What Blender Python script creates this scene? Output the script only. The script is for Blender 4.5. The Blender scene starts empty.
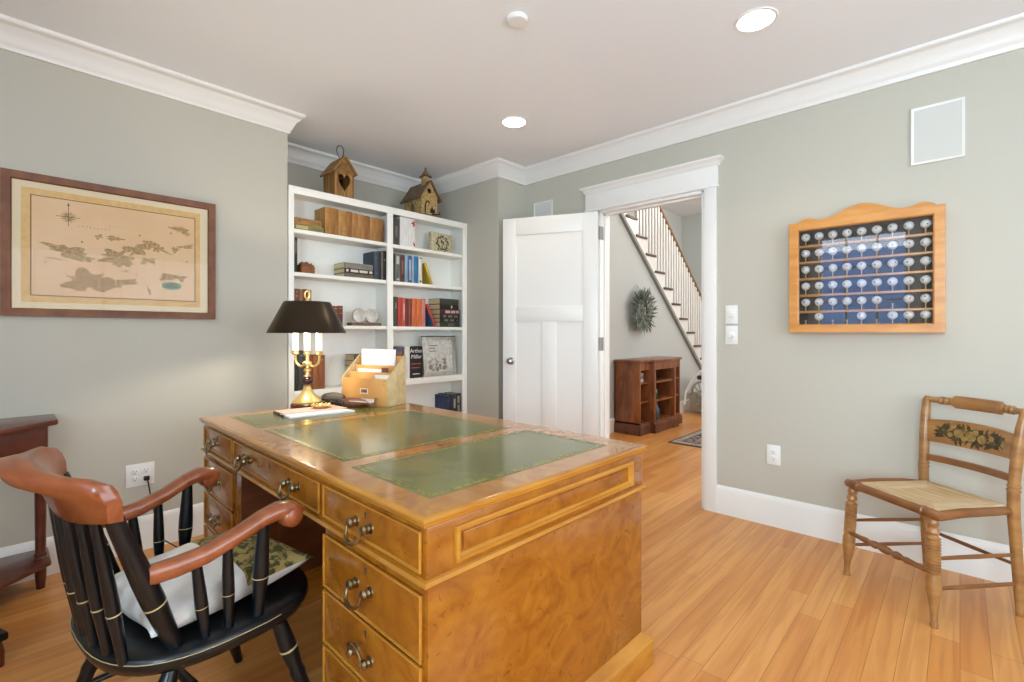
import bpy, bmesh, math, random
from mathutils import Vector, Matrix
random.seed(7)
R = math.radians
PI = math.pi
SC = bpy.context.scene
COL = SC.collection

# ------------------------------------------------------------------ camera, world, lights, exposure
cam = bpy.data.cameras.new('camera')
cam.lens = 482.7 / 1024 * 36
cam.sensor_width = 36
cam.shift_y = -8.5 / 1024
cam.clip_start = .02
camo = bpy.data.objects.new('camera', cam)
COL.objects.link(camo)
camo.location = (0, 0, 1.18)
camo.rotation_euler = (R(90), 0, R(42.865))
SC.camera = camo
SC.view_settings.view_transform = 'Standard'
SC.view_settings.look = 'None'
SC.view_settings.gamma = 1
SC.view_settings.exposure = 0.06
SC.view_settings.use_curve_mapping = False
W = bpy.data.worlds.new('sky')
SC.world = W
W.use_nodes = True
W.node_tree.nodes['Background'].inputs[0].default_value = (.75, .865, 1.06, 1)
W.node_tree.nodes['Background'].inputs[1].default_value = 4.0


def lamp(name, kind, loc, rot, power, size=None, color=(1, 1, 1), shape=None, size_y=None):
    l = bpy.data.lights.new(name, kind)
    l.energy = power
    l.color = color
    if kind == 'AREA':
        if shape: l.shape = shape
        l.size = size
        if size_y: l.size_y = size_y
    elif size is not None:
        l.shadow_soft_size = size
    o = bpy.data.objects.new(name, l)
    COL.objects.link(o)
    o.location = loc
    o.rotation_euler = rot
    return o


# daylight through the windows, and an added fill panel in the hall
lamp('daylight_right_window', 'AREA', (2.05, 1.0, 1.45), (0, R(90), 0), 32, 1.6, (1, .99, .96), 'RECTANGLE', 2.7)
lamp('daylight_front_window', 'AREA', (.55, -1.75, 1.5), (R(90), 0, 0), 104, 1.3, (.64, .89, 1), 'RECTANGLE', 1.5)
lamp('hall_fill_side', 'AREA', (1.6, 6.4, 2.1), (0, R(90), 0), 82, 2.2, (.97, .97, .97), 'RECTANGLE', 2.4)  # added fill inside the hall, no window is built behind it


# ------------------------------------------------------------------ materials
def lin(c):
    if isinstance(c, str):
        c = tuple(int(c[i:i + 2], 16) for i in (0, 2, 4))
    return tuple(((v / 255) / 12.92 if v / 255 <= .04045 else ((v / 255 + .055) / 1.055) ** 2.4) for v in c) + (1,)


def new_mat(name):
    m = bpy.data.materials.new(name)
    m.use_nodes = True
    nt = m.node_tree
    return m, nt, nt.nodes['Principled BSDF'], nt.nodes, nt.links


def mat(name, c, rough=.5, metal=0, c2=None, scale=(8, 8, 8), detail=4, lo=.35, hi=.65, bump=0, bscale=None, coat=0, emit=0, dist=0, spec=None):
    """principled material; a second colour is mixed in by noise in object space"""
    m, nt, p, N, L = new_mat(name)
    p.inputs['Roughness'].default_value = rough
    p.inputs['Metallic'].default_value = metal
    p.inputs['Base Color'].default_value = lin(c)
    if spec is not None: p.inputs['Specular IOR Level'].default_value = spec
    if coat:
        p.inputs['Coat Weight'].default_value = coat
        p.inputs['Coat Roughness'].default_value = .08
    if emit:
        p.inputs['Emission Color'].default_value = lin(c)
        p.inputs['Emission Strength'].default_value = emit
    if c2 or bump:
        tc = N.new('ShaderNodeTexCoord')
        mp = N.new('ShaderNodeMapping')
        mp.inputs['Scale'].default_value = scale
        L.new(tc.outputs['Object'], mp.inputs[0])
        nz = N.new('ShaderNodeTexNoise')
        nz.inputs['Scale'].default_value = 1
        nz.inputs['Detail'].default_value = detail
        nz.inputs['Distortion'].default_value = dist
        L.new(mp.outputs[0], nz.inputs['Vector'])
        if c2:
            cr = N.new('ShaderNodeValToRGB')
            cr.color_ramp.elements[0].position = lo
            cr.color_ramp.elements[1].position = hi
            cr.color_ramp.elements[0].color = lin(c)
            cr.color_ramp.elements[1].color = lin(c2)
            L.new(nz.outputs['Fac'], cr.inputs[0])
            L.new(cr.outputs[0], p.inputs['Base Color'])
        if bump:
            b = N.new('ShaderNodeBump')
            b.inputs['Strength'].default_value = bump
            b.inputs['Distance'].default_value = .004
            if bscale:
                mp2 = N.new('ShaderNodeMapping')
                mp2.inputs['Scale'].default_value = bscale
                L.new(tc.outputs['Object'], mp2.inputs[0])
                n2 = N.new('ShaderNodeTexNoise')
                n2.inputs['Scale'].default_value = 1
                L.new(mp2.outputs[0], n2.inputs['Vector'])
                L.new(n2.outputs['Fac'], b.inputs['Height'])
            else:
                L.new(nz.outputs['Fac'], b.inputs['Height'])
            L.new(b.outputs[0], p.inputs['Normal'])
    return m


def floor_mat():
    m, nt, p, N, L = new_mat('oak_floor')
    tc = N.new('ShaderNodeTexCoord')
    mp = N.new('ShaderNodeMapping')
    mp.inputs['Rotation'].default_value = (0, 0, R(90))
    L.new(tc.outputs['Object'], mp.inputs[0])
    br = N.new('ShaderNodeTexBrick')
    br.offset = .37
    br.offset_frequency = 3
    br.squash = 1.35
    br.squash_frequency = 2
    br.inputs['Color1'].default_value = (0, 0, 0, 1)
    br.inputs['Color2'].default_value = (1, 1, 1, 1)
    br.inputs['Mortar'].default_value = (.5, .5, .5, 1)
    br.inputs['Scale'].default_value = 1
    br.inputs['Mortar Size'].default_value = .0009
    br.inputs['Mortar Smooth'].default_value = .1
    br.inputs['Brick Width'].default_value = 1.25
    br.inputs['Row Height'].default_value = .083
    L.new(mp.outputs[0], br.inputs['Vector'])
    cr = N.new('ShaderNodeValToRGB')
    cr.color_ramp.elements[0].color = lin(FLOOR_A)
    cr.color_ramp.elements[1].color = lin(FLOOR_B)
    L.new(br.outputs['Color'], cr.inputs[0])
    mp2 = N.new('ShaderNodeMapping')
    mp2.inputs['Scale'].default_value = (26, 1.3, 1)
    L.new(tc.outputs['Object'], mp2.inputs[0])
    nz = N.new('ShaderNodeTexNoise')
    nz.inputs['Scale'].default_value = 1
    nz.inputs['Detail'].default_value = 7
    nz.inputs['Distortion'].default_value = .9
    L.new(mp2.outputs[0], nz.inputs['Vector'])
    cr2 = N.new('ShaderNodeValToRGB')
    cr2.color_ramp.elements[0].position = .36
    cr2.color_ramp.elements[1].position = .6
    cr2.color_ramp.elements[0].color = lin('c9a283')
    cr2.color_ramp.elements[1].color = (1, 1, 1, 1)
    L.new(nz.outputs['Fac'], cr2.inputs[0])
    mx = N.new('ShaderNodeMixRGB')
    mx.blend_type = 'MULTIPLY'
    mx.inputs[0].default_value = .4
    L.new(cr.outputs[0], mx.inputs[1])
    L.new(cr2.outputs[0], mx.inputs[2])
    mx2 = N.new('ShaderNodeMixRGB')
    L.new(br.outputs['Fac'], mx2.inputs[0])
    L.new(mx.outputs[0], mx2.inputs[1])
    mx2.inputs[2].default_value = lin('94602f')
    L.new(mx2.outputs[0], p.inputs['Base Color'])
    p.inputs['Roughness'].default_value = .3
    p.inputs['Specular IOR Level'].default_value = .4
    return m


def burl_mat(name, a, b, dark, rough=.2):
    m, nt, p, N, L = new_mat(name)
    tc = N.new('ShaderNodeTexCoord')
    mp = N.new('ShaderNodeMapping')
    mp.inputs['Scale'].default_value = (9, 9, 11)
    L.new(tc.outputs['Object'], mp.inputs[0])
    n1 = N.new('ShaderNodeTexNoise')
    n1.inputs['Scale'].default_value = 1
    n1.inputs['Detail'].default_value = 6
    n1.inputs['Distortion'].default_value = 1.6
    L.new(mp.outputs[0], n1.inputs['Vector'])
    cr = N.new('ShaderNodeValToRGB')
    cr.color_ramp.elements[0].position = .3
    cr.color_ramp.elements[1].position = .68
    cr.color_ramp.elements[0].color = lin(a)
    cr.color_ramp.elements[1].color = lin(b)
    L.new(n1.outputs['Fac'], cr.inputs[0])
    n2 = N.new('ShaderNodeTexNoise')
    n2.inputs['Scale'].default_value = 26
    n2.inputs['Detail'].default_value = 3
    n2.inputs['Distortion'].default_value = 2.5
    L.new(tc.outputs['Object'], n2.inputs['Vector'])
    cr2 = N.new('ShaderNodeValToRGB')
    cr2.color_ramp.elements[0].position = .62
    cr2.color_ramp.elements[1].position = .74
    cr2.color_ramp.elements[0].color = (0, 0, 0, 1)
    cr2.color_ramp.elements[1].color = (.7, .7, .7, 1)
    L.new(n2.outputs['Fac'], cr2.inputs[0])
    mx = N.new('ShaderNodeMixRGB')
    L.new(cr2.outputs[0], mx.inputs[0])
    L.new(cr.outputs[0], mx.inputs[1])
    mx.inputs[2].default_value = lin(dark)
    L.new(mx.outputs[0], p.inputs['Base Color'])
    p.inputs['Roughness'].default_value = rough
    p.inputs['Coat Weight'].default_value = .35
    p.inputs['Coat Roughness'].default_value = .12
    return m


def pane_mat(name, tint=(1, 1, 1, 1), base=.04, k=.6):
    """thin clear glass: see-through with a fresnel sheen"""
    m = bpy.data.materials.new(name)
    m.use_nodes = True
    N, L = m.node_tree.nodes, m.node_tree.links
    N.remove(N['Principled BSDF'])
    t = N.new('ShaderNodeBsdfTransparent')
    t.inputs[0].default_value = tint
    g = N.new('ShaderNodeBsdfGlossy')
    g.inputs['Roughness'].default_value = .01
    fr = N.new('ShaderNodeFresnel')
    fr.inputs[0].default_value = 1.5
    mu = N.new('ShaderNodeMath')
    mu.operation = 'MULTIPLY_ADD'
    mu.inputs[1].default_value = k
    mu.inputs[2].default_value = base
    L.new(fr.outputs[0], mu.inputs[0])
    mx = N.new('ShaderNodeMixShader')
    L.new(mu.outputs[0], mx.inputs[0])
    L.new(t.outputs[0], mx.inputs[1])
    L.new(g.outputs[0], mx.inputs[2])
    L.new(mx.outputs[0], N['Material Output'].inputs[0])
    return m


FLOOR_A, FLOOR_B = 'd08a46', 'e0a35e'
M = {}
M['floor'] = floor_mat()
M['wall'] = mat('wall_paint', 'c0bcae', .6)
M['hall_wall'] = mat('hall_paint', 'bfc3c0', .6)
M['ceiling'] = mat('ceiling_paint', 'f2f5f8', .7)
M['white'] = mat('white_trim_paint', 'edebe6', .35)
M['shelf_white'] = mat('bookcase_paint', 'f5f4ec', .4)
M['burl'] = burl_mat('yew_burl', '884a0c', 'a4651a', '63360a')
M['burl_top'] = burl_mat('yew_banding', 'a86c32', 'c0853f', '85501f', .14)
M['burl_edge'] = mat('yew_moulding', 'a86a1e', .22, c2='be8330', scale=(4, 4, 20), coat=.3)
M['desk_inner'] = mat('desk_inner_wood', '6b3a1c', .5, c2='7d4826', scale=(4, 4, 25))
M['leather'] = mat('green_leather', '64622a', .2, c2='78763c', scale=(6, 6, 6), bump=.03, bscale=(500, 500, 500), coat=.2)
M['gold_tool'] = mat('gilt_tooling', 'b9a55c', .4, metal=.3, c2='6d6a35', scale=(90, 90, 90), lo=.45, hi=.55)
M['brass'] = mat('polished_brass', 'f0d38c', .3, metal=.7)
M['old_brass'] = mat('antique_brass', 'a5987c', .3, metal=1, c2='7c6c4e', scale=(40, 40, 40))
M['black_paint'] = mat('black_chair_paint', '0b0e12', .3, coat=.12, spec=.4)
M['gilt'] = mat('gilt_line', 'c9bd8c', .35, metal=.4)
M['cherry'] = mat('cherry_arms', '82401f', .28, c2='9a5530', scale=(5, 25, 25), coat=.3, dist=.6)
M['mahogany'] = mat('mahogany', '4a1d12', .3, c2='632a1a', scale=(20, 4, 20), coat=.3)
M['hall_mahog'] = mat('hall_bookcase_wood', '6b3a1f', .35, c2='96582f', scale=(14, 14, 3), coat=.2, dist=.8)
M['hall_dark'] = mat('hall_bookcase_dark', '4f2a18', .4, c2='6a3a22', scale=(14, 14, 3))
M['maple'] = mat('chair_maple', '936539', .32, c2='ae7f49', scale=(7, 7, 30), coat=.3)
M['maple_dark'] = mat('chair_maple_dark', '754823', .35, c2='8d5c33', scale=(9, 9, 9), coat=.2)
M['stencil'] = mat('stencil_dark', '2f2a20', .4, c2='5a4a28', scale=(60, 60, 60))
M['stencil_gold'] = mat('stencil_gold', 'a88b52', .4, c2='7c6230', scale=(50, 50, 50))
M['rush'] = mat('woven_rush', 'dcc6a2', .75, c2='c6a678', scale=(110, 7, 30), lo=.3, hi=.75, bump=.5)
M['rush_side'] = mat('woven_rush_side', 'd8c098', .75, c2='b8935f', scale=(7, 110, 30), lo=.3, hi=.7, bump=.5)  # darker copy of the rush: shading between the triangles put into the colour
M['oak'] = mat('honey_oak', 'c5823a', .35, c2='d6974d', scale=(6, 6, 30), coat=.2)
M['pine'] = mat('pine_box', 'd59a55', .4, c2='e3ae6c', scale=(5, 30, 5))
M['pine_edge'] = mat('pine_box_side', 'c0a878', .5, c2='d2bb8c', scale=(5, 30, 30))
M['black_felt'] = mat('black_board', '14120f', .8)
M['ball'] = mat('golf_ball', 'efefef', .3)
M['ball_logo'] = mat('ball_logo', '4a4a52', .5, c2='7a5a4a', scale=(200, 200, 200))
M['tee'] = mat('tee_wood', 'd8b98a', .5)
M['frame_wood'] = mat('picture_frame_wood', '6a3c1f', .5, c2='84522e', scale=(12, 5, 12))
M['mat_board'] = mat('picture_mount', 'e3d2b0', .8)
M['map_paper'] = mat('map_paper', 'dfba8e', .8, c2='e6c6a0', scale=(3, 3, 3))
M['map_border'] = mat('map_border', 'd8ae6a', .8, c2='e0bd84', scale=(40, 40, 40))
M['map_ink'] = mat('map_ink', '927550', .8, c2='cdaa7a', scale=(90, 90, 90))
M['map_line'] = mat('map_line', '7a4f30', .8)
M['map_teal'] = mat('map_teal', '7d9a86', .8)
M['clear'] = pane_mat('clear_glass', base=.0, k=.16)
M['case_glass'] = pane_mat('display_glass', base=.05, k=.6)
M['shade'] = mat('lamp_shade_metal', '2e2418', .32, metal=.6, c2='3b2f20', scale=(4, 4, 4))
M['shade_in'] = mat('lamp_shade_inside', 'e8dcc0', .6)
M['candle'] = mat('candle_sleeve', 'fff6e4', .4, emit=.45)  # faint emission stands in for bulb light falling on the sleeves
M['bulb'] = mat('lit_bulb', 'ffe9c4', .4, emit=12)
M['lens'] = mat('downlight_lens', 'fff8ec', .4, emit=14)
M['plastic'] = mat('white_plastic', 'ecebe7', .35)
M['slot'] = mat('socket_slot', '3a3835', .6)
M['cord'] = mat('black_cord', '17171a', .5)
M['speaker'] = mat('speaker_grille', 'cfcfc8', .7)
M['grey_metal'] = mat('satin_nickel', 'a9a6a0', .3, metal=1)
M['pillow_white'] = mat('pillow_white', 'dedad2', .85, c2='cfccc6', scale=(9, 9, 9), bump=.5, bscale=(14, 14, 14))
M['pillow_flor'] = mat('pillow_tapestry', 'a38f55', .9, c2='454520', scale=(34, 34, 34), detail=7, lo=.44, hi=.56, dist=1.2, bump=.3)
M['paper'] = mat('white_paper', 'f0eceb', .7)
M['pink_paper'] = mat('pink_paper', 'e3b6a8', .7)
M['brown_leather'] = mat('brown_leather', '6f4631', .45, c2='8a5a40', scale=(30, 30, 30))
M['pink_leather'] = mat('russet_leather', 'a9705a', .5, c2='8f5a46', scale=(25, 25, 25))
M['grey_cloth'] = mat('grey_pouch', '5a5145', .6, c2='6b6152', scale=(30, 30, 30))
M['dark_plastic'] = mat('dark_plastic', '2c2523', .25)
M['birch'] = mat('rustic_wood', 'b4854a', .75, c2='7a5226', scale=(70, 70, 4), bump=.5, dist=.5, lo=.4, hi=.6)
M['roof_wood'] = mat('rustic_roof', '8a6438', .8, c2='a37d4c', scale=(25, 25, 25), bump=.5)
M['stone_paint'] = mat('mottled_cream', 'c4ab74', .8, c2='96773f', scale=(55, 55, 55), bump=.5)
M['rust'] = mat('rusty_tin', '5c4430', .7, c2='7e664a', scale=(30, 30, 30))
M['dark'] = mat('hole_shade', '1d130b', .9)  # painted darkness for the birdhouse openings
M['iron'] = mat('dark_wire', '2a211a', .5, metal=.5)
M['leaf'] = mat('wreath_leaf', '4a5349', .7, c2='727a6c', scale=(18, 18, 18))
M['leaf2'] = mat('wreath_pale', '8b9184', .7)
M['tread'] = mat('stair_tread', '5a4636', .4)
M['rail'] = mat('hand_rail', '7a5c3c', .4, c2='8d6c48', scale=(8, 8, 8))
M['skirt_grey'] = mat('skirt_grey', '8b8e8a', .5)
M['silver'] = mat('silver_foil', 'e2e0da', .28, metal=.7, c2='c4c1b9', scale=(35, 35, 35), bump=.9)
M['glass_disc'] = mat('frosted_disc', 'cfcdc6', .3, metal=.2, c2='bdb9b0', scale=(70, 70, 70))
M['siding'] = mat('blue_siding', '9db4dc', .7)
M['siding_dark'] = mat('siding_shadow_gap', '6d82ad', .8)
M['green_glass'] = mat('green_glass', '2f4a2c', .15)
M['grey_jug'] = mat('grey_glaze', '3f444a', .3)
M['hinge_metal'] = mat('hinge_metal', '8f8c86', .4, metal=.6)
M['chrome'] = mat('chrome', 'b8b8b6', .25, metal=.9)
M['beige'] = mat('beige_canvas', 'a59a86', .8)
M['cream_page'] = mat('page_edges', 'd8c69c', .8, c2='c8b486', scale=(3, 3, 200))


def rug_mat():
    m, nt, p, N, L = new_mat('rug_pile')
    tc = N.new('ShaderNodeTexCoord')
    v = N.new('ShaderNodeTexVoronoi')
    v.inputs['Scale'].default_value = 9
    L.new(tc.outputs['Object'], v.inputs['Vector'])
    cr = N.new('ShaderNodeValToRGB')
    cr.color_ramp.interpolation = 'CONSTANT'
    e = cr.color_ramp.elements
    e[0].color = lin('b4553a')
    e[1].position = .35
    e[1].color = lin('8c8a86')
    x = e.new(.55)
    x.color = lin('3c3c48')
    x = e.new(.72)
    x.color = lin('c07a5c')
    L.new(v.outputs['Distance'], cr.inputs[0])
    L.new(cr.outputs[0], p.inputs['Base Color'])
    p.inputs['Roughness'].default_value = .95
    return m


M['rug'] = rug_mat()
M['rug_dark'] = mat('rug_border_dark', '3a3636', .95, c2='57504c', scale=(30, 30, 30))
M['rug_cream'] = mat('rug_border_cream', 'b7a48c', .95, c2='7a7774', scale=(22, 22, 22))
_bm = {}


def cloth(hexc, rough=.55):
    if hexc not in _bm:
        r, g, b = (int(hexc[i:i + 2], 16) for i in (0, 2, 4))
        _bm[hexc] = mat('book_cloth_' + str(len(_bm)), hexc, rough, c2=tuple(int(v * (.94 if r + g + b > 600 else .82)) for v in (r, g, b)), scale=(60, 60, 12))
    return _bm[hexc]


# ------------------------------------------------------------------ mesh helpers
class MB:
    def __init__(s):
        s.v, s.f, s.m = [], [], []

    def add(s, vs, fs, mi=0, T=None):
        o = len(s.v)
        for p in vs:
            p = Vector(p)
            s.v.append(T @ p if T else p)
        for f in fs:
            s.f.append([i + o for i in f])
            s.m.append(mi)
        return s

    def addbm(s, bm, mi=0, T=None):
        bm.verts.index_update()
        return s.add([v.co.copy() for v in bm.verts], [[v.index for v in f.verts] for f in bm.faces], mi, T)

    def box(s, a, b, bev=0, mi=0, T=None, seg=2):
        bm = bmesh.new()
        bmesh.ops.create_cube(bm, size=1)
        for v in bm.verts:
            v.co = Vector([a[i] + (v.co[i] + .5) * (b[i] - a[i]) for i in range(3)])
        if bev:
            bmesh.ops.bevel(bm, geom=bm.edges[:], offset=bev, segments=seg, profile=.5, affect='EDGES')
        bmesh.ops.recalc_face_normals(bm, faces=bm.faces)
        s.addbm(bm, mi, T)
        bm.free()
        return s

    def prism(s, poly, axis, a, b, bev=0, mi=0, T=None):
        """polygon in the two other axes (order x,y,z without axis), extruded a..b along axis"""
        def P(p, t):
            q = list(p)
            q.insert(axis, t)
            return Vector(q)
        bm = bmesh.new()
        lo = [bm.verts.new(P(p, a)) for p in poly]
        hi = [bm.verts.new(P(p, b)) for p in poly]
        n = len(poly)
        bm.faces.new(lo)
        bm.faces.new(hi[::-1])
        for i in range(n):
            bm.faces.new((lo[i], hi[i], hi[(i + 1) % n], lo[(i + 1) % n]))
        bmesh.ops.recalc_face_normals(bm, faces=bm.faces)
        if bev:
            bmesh.ops.bevel(bm, geom=bm.edges[:], offset=bev, segments=2, profile=.5, affect='EDGES')
        s.addbm(bm, mi, T)
        bm.free()
        return s

    def loft(s, rings, mi=0, T=None, caps=True, closed=False):
        n = len(rings[0])
        vs = [p for r in rings for p in r]
        fs = []
        k = len(rings)
        for i in range(k if closed else k - 1):
            j = (i + 1) % k
            for q in range(n):
                fs.append([i * n + q, i * n + (q + 1) % n, j * n + (q + 1) % n, j * n + q])
        if caps and not closed:
            fs.append(list(range(n))[::-1])
            fs.append([(k - 1) * n + q for q in range(n)])
        return s.add(vs, fs, mi, T)

    def tube(s, pts, rad, n=12, mi=0, T=None, closed=False, sq=None):
        pts = [Vector(p) for p in pts]
        if not isinstance(rad, (list, tuple)): rad = [rad] * len(pts)
        rings = []
        up = None
        k = len(pts)
        for i, p in enumerate(pts):
            if closed:
                t = pts[(i + 1) % k] - pts[i - 1]
            else:
                t = pts[min(i + 1, k - 1)] - pts[max(i - 1, 0)]
            t.normalize()
            if up is None:
                up = Vector((0, 0, 1)) if abs(t.z) < .9 else Vector((1, 0, 0))
            a = (up - t * up.dot(t)).normalized()
            up = a
            b = t.cross(a)
            r = rad[i]
            rings.append([p + a * (r * math.cos(2 * PI * q / n) * (sq or 1)) + b * (r * math.sin(2 * PI * q / n)) for q in range(n)])
        return s.loft(rings, mi, T, True, closed)

    def turn(s, p0, p1, prof, n=14, mi=0, T=None):
        """turned piece: prof = [(t 0..1 along the axis, radius)]"""
        p0, p1 = Vector(p0), Vector(p1)
        d = p1 - p0
        t = d.normalized()
        u = Vector((0, 0, 1)) if abs(t.z) < .9 else Vector((1, 0, 0))
        a = (u - t * u.dot(t)).normalized()
        b = t.cross(a)
        rings = [[p0 + d * h + a * (max(r, .0002) * math.cos(2 * PI * q / n)) + b * (max(r, .0002) * math.sin(2 * PI * q / n)) for q in range(n)] for h, r in prof]
        return s.loft(rings, mi, T)

    def lathe(s, prof, c=(0, 0, 0), n=28, mi=0, T=None, hollow=False):
        """prof = [(radius, z)]"""
        rings = [[(c[0] + max(r, .0002) * math.cos(2 * PI * q / n), c[1] + max(r, .0002) * math.sin(2 * PI * q / n), c[2] + z) for q in range(n)] for r, z in prof]
        return s.loft(rings, mi, T, not hollow, hollow)

    def ball(s, c, r, n=16, mi=0, T=None, sc=(1, 1, 1)):
        bm = bmesh.new()
        bmesh.ops.create_uvsphere(bm, u_segments=n, v_segments=max(6, n // 2), radius=r)
        for v in bm.verts:
            v.co = Vector((v.co.x * sc[0] + c[0], v.co.y * sc[1] + c[1], v.co.z * sc[2] + c[2]))
        s.addbm(bm, mi, T)
        bm.free()
        return s

    def sweep(s, path, prof, closed=False, mi=0, T=None):
        """profile (out, up) swept along a plan path with mitred corners; out = left of travel"""
        k = len(path)
        P = [Vector((p[0], p[1])) for p in path]
        rings = []
        for i in range(k):
            a = P[i] - P[i - 1] if (closed or i > 0) else None
            b = P[(i + 1) % k] - P[i] if (closed or i < k - 1) else None
            a = a if a is not None else b
            b = b if b is not None else a
            a, b = a.normalized(), b.normalized()
            na, nb = Vector((-a.y, a.x)), Vector((-b.y, b.x))
            mt = na + nb
            mt = mt / max(.05, mt.dot(na))
            z0 = path[i][2] if len(path[i]) > 2 else 0
            rings.append([(P[i].x + mt.x * o, P[i].y + mt.y * o, z0 + h) for o, h in prof])
        return s.loft(rings, mi, T, True, closed)

    def build(s, name, m, parent=None, smooth=True, ang=35, loc=None):
        me = bpy.data.meshes.new(name)
        me.from_pydata([tuple(v) for v in s.v], [], s.f)
        ms = m if isinstance(m, (list, tuple)) else [m]
        for x in ms:
            me.materials.append(M[x] if isinstance(x, str) else x)
        for p, i in zip(me.polygons, s.m):
            p.material_index = i
        bm = bmesh.new()
        bm.from_mesh(me)
        bmesh.ops.recalc_face_normals(bm, faces=bm.faces)
        bm.to_mesh(me)
        bm.free()
        if smooth:
            for p in me.polygons: p.use_smooth = True
            me.set_sharp_from_angle(angle=R(ang))
        o = bpy.data.objects.new(name, me)
        COL.objects.link(o)
        if parent: o.parent = parent
        if loc: o.location = loc
        return o


def tag(o, label=None, cat=None, group=None, kind=None):
    if label: o['label'] = label
    if cat: o['category'] = cat
    if group: o['group'] = group
    if kind: o['kind'] = kind
    return o


def thing(name, label, cat, loc=(0, 0, 0), rz=0, group=None):
    o = bpy.data.objects.new(name, None)
    o.empty_display_size = .05
    COL.objects.link(o)
    o.location = loc
    o.rotation_euler = (0, 0, rz)
    return tag(o, label, cat, group)


def struct(name, mb, m, parent=None, **k):
    o = mb.build(name, m, parent, **k)
    if parent is None: o['kind'] = 'structure'
    return o


def copy_tree(o, parent=None):
    c = o.copy()
    COL.objects.link(c)
    if parent: c.parent = parent
    for ch in list(o.children):
        copy_tree(ch, c)
    return c


def plate(outer, holes, thick):
    """flat plate with holes as (verts, faces) in local x,z with thickness along -y..0"""
    cu = bpy.data.curves.new('plate', 'CURVE')
    cu.dimensions = '2D'
    cu.fill_mode = 'BOTH'
    cu.extrude = thick / 2
    for lp in [outer] + list(holes):
        sp = cu.splines.new('POLY')
        sp.points.add(len(lp) - 1)
        for q, p in zip(sp.points, lp): q.co = (p[0], p[1], 0, 1)
        sp.use_cyclic_u = True
    return curve_mesh(cu)


def curve_mesh(cu):
    o = bpy.data.objects.new('tmp', cu)
    COL.objects.link(o)
    bpy.context.view_layer.update()
    dg = bpy.context.evaluated_depsgraph_get()
    me = bpy.data.meshes.new_from_object(o.evaluated_get(dg))
    vs = [v.co.copy() for v in me.vertices]
    fs = [list(p.vertices) for p in me.polygons]
    bpy.data.objects.remove(o)
    bpy.data.meshes.remove(me)
    return vs, fs


def text_mesh(s, size, ext=.0006, align='CENTER'):
    cu = bpy.data.curves.new('txt', 'FONT')
    cu.body = s
    cu.size = size
    cu.extrude = ext
    cu.align_x = align
    cu.resolution_u = 3
    return curve_mesh(cu)


# pixel column of the photograph -> y on a plane x = const, used for where books stand along a shelf
_s, _c = math.sin(R(42.865)), math.cos(R(42.865))


def ypx(px, x):
    r = (px - 512) / 482.7
    return x * (_c + r * _s) / (-_s + r * _c)


# ------------------------------------------------------------------ room shell
XL, YD, CEIL = -3.26, 3.245, 2.62      # left wall, door wall, ceiling
XR, YF = 1.75, -1.4                    # right wall and front wall (behind the camera)
YA, XA, YC, XC = 1.33, -3.81, 2.912, -2.862   # alcove start, alcove back, chase side, chase face

struct('floor', MB().box((-4.3, -1.6, -.06), (2.0, 9.4, 0)), 'floor')
struct('ceiling', MB().box((-4.0, -1.6, CEIL), (2.0, 3.3, CEIL + .08)), 'ceiling')
struct('wall_left', MB().box((XL - .12, YF - .12, 0), (XL, YA, CEIL)).box((XA - .1, YA - .12, 0), (XL - .06, YA, CEIL)), 'wall')
struct('wall_alcove', MB().box((XA - .1, YA - .12, 0), (XA, YC + .1, CEIL)), 'wall')
struct('wall_chase', MB().box((XA - .1, YC, 0), (XC, YD + .12, CEIL)), 'wall')
# door wall with the doorway
DX0, DX1, DH = -2.079, -1.256, 2.131
struct('wall_back', MB().box((XC - .01, YD, 0), (DX0, YD + .115, CEIL)).box((DX1, YD, 0), (XR + .12, YD + .115, CEIL)).box((DX0, YD, DH), (DX1, YD + .115, CEIL)), 'wall')
# right wall with a wide window
def wall_with_opening(name, axis, pos, th, a0, a1, o0, o1, z0, z1, m):
    mb = MB()
    def bx(u0, u1, w0, w1):
        if axis == 0: mb.box((pos, u0, w0), (pos + th, u1, w1))
        else: mb.box((u0, pos, w0), (u1, pos + th, w1))
    bx(a0, o0, 0, CEIL); bx(o1, a1, 0, CEIL); bx(o0, o1, 0, z0); bx(o0, o1, z1, CEIL)
    return struct(name, mb, m)


wall_with_opening('wall_right', 0, XR, .12, YF - .12, YD, -.3, 2.3, .65, 2.25, 'wall')
# front wall holds two windows
mb = MB()
for u0, u1, w0, w1 in ((XL, -1.45, 0, CEIL), (-1.45, -.45, 0, .7), (-1.45, -.45, 2.5, CEIL), (-.45, -.15, 0, CEIL), (-.15, 1.25, 0, .8), (-.15, 1.25, 2.25, CEIL), (1.25, XR, 0, CEIL)):
    mb.box((u0, YF - .12, w0), (u1, YF, w1))
struct('wall_front', mb, 'wall')


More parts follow.
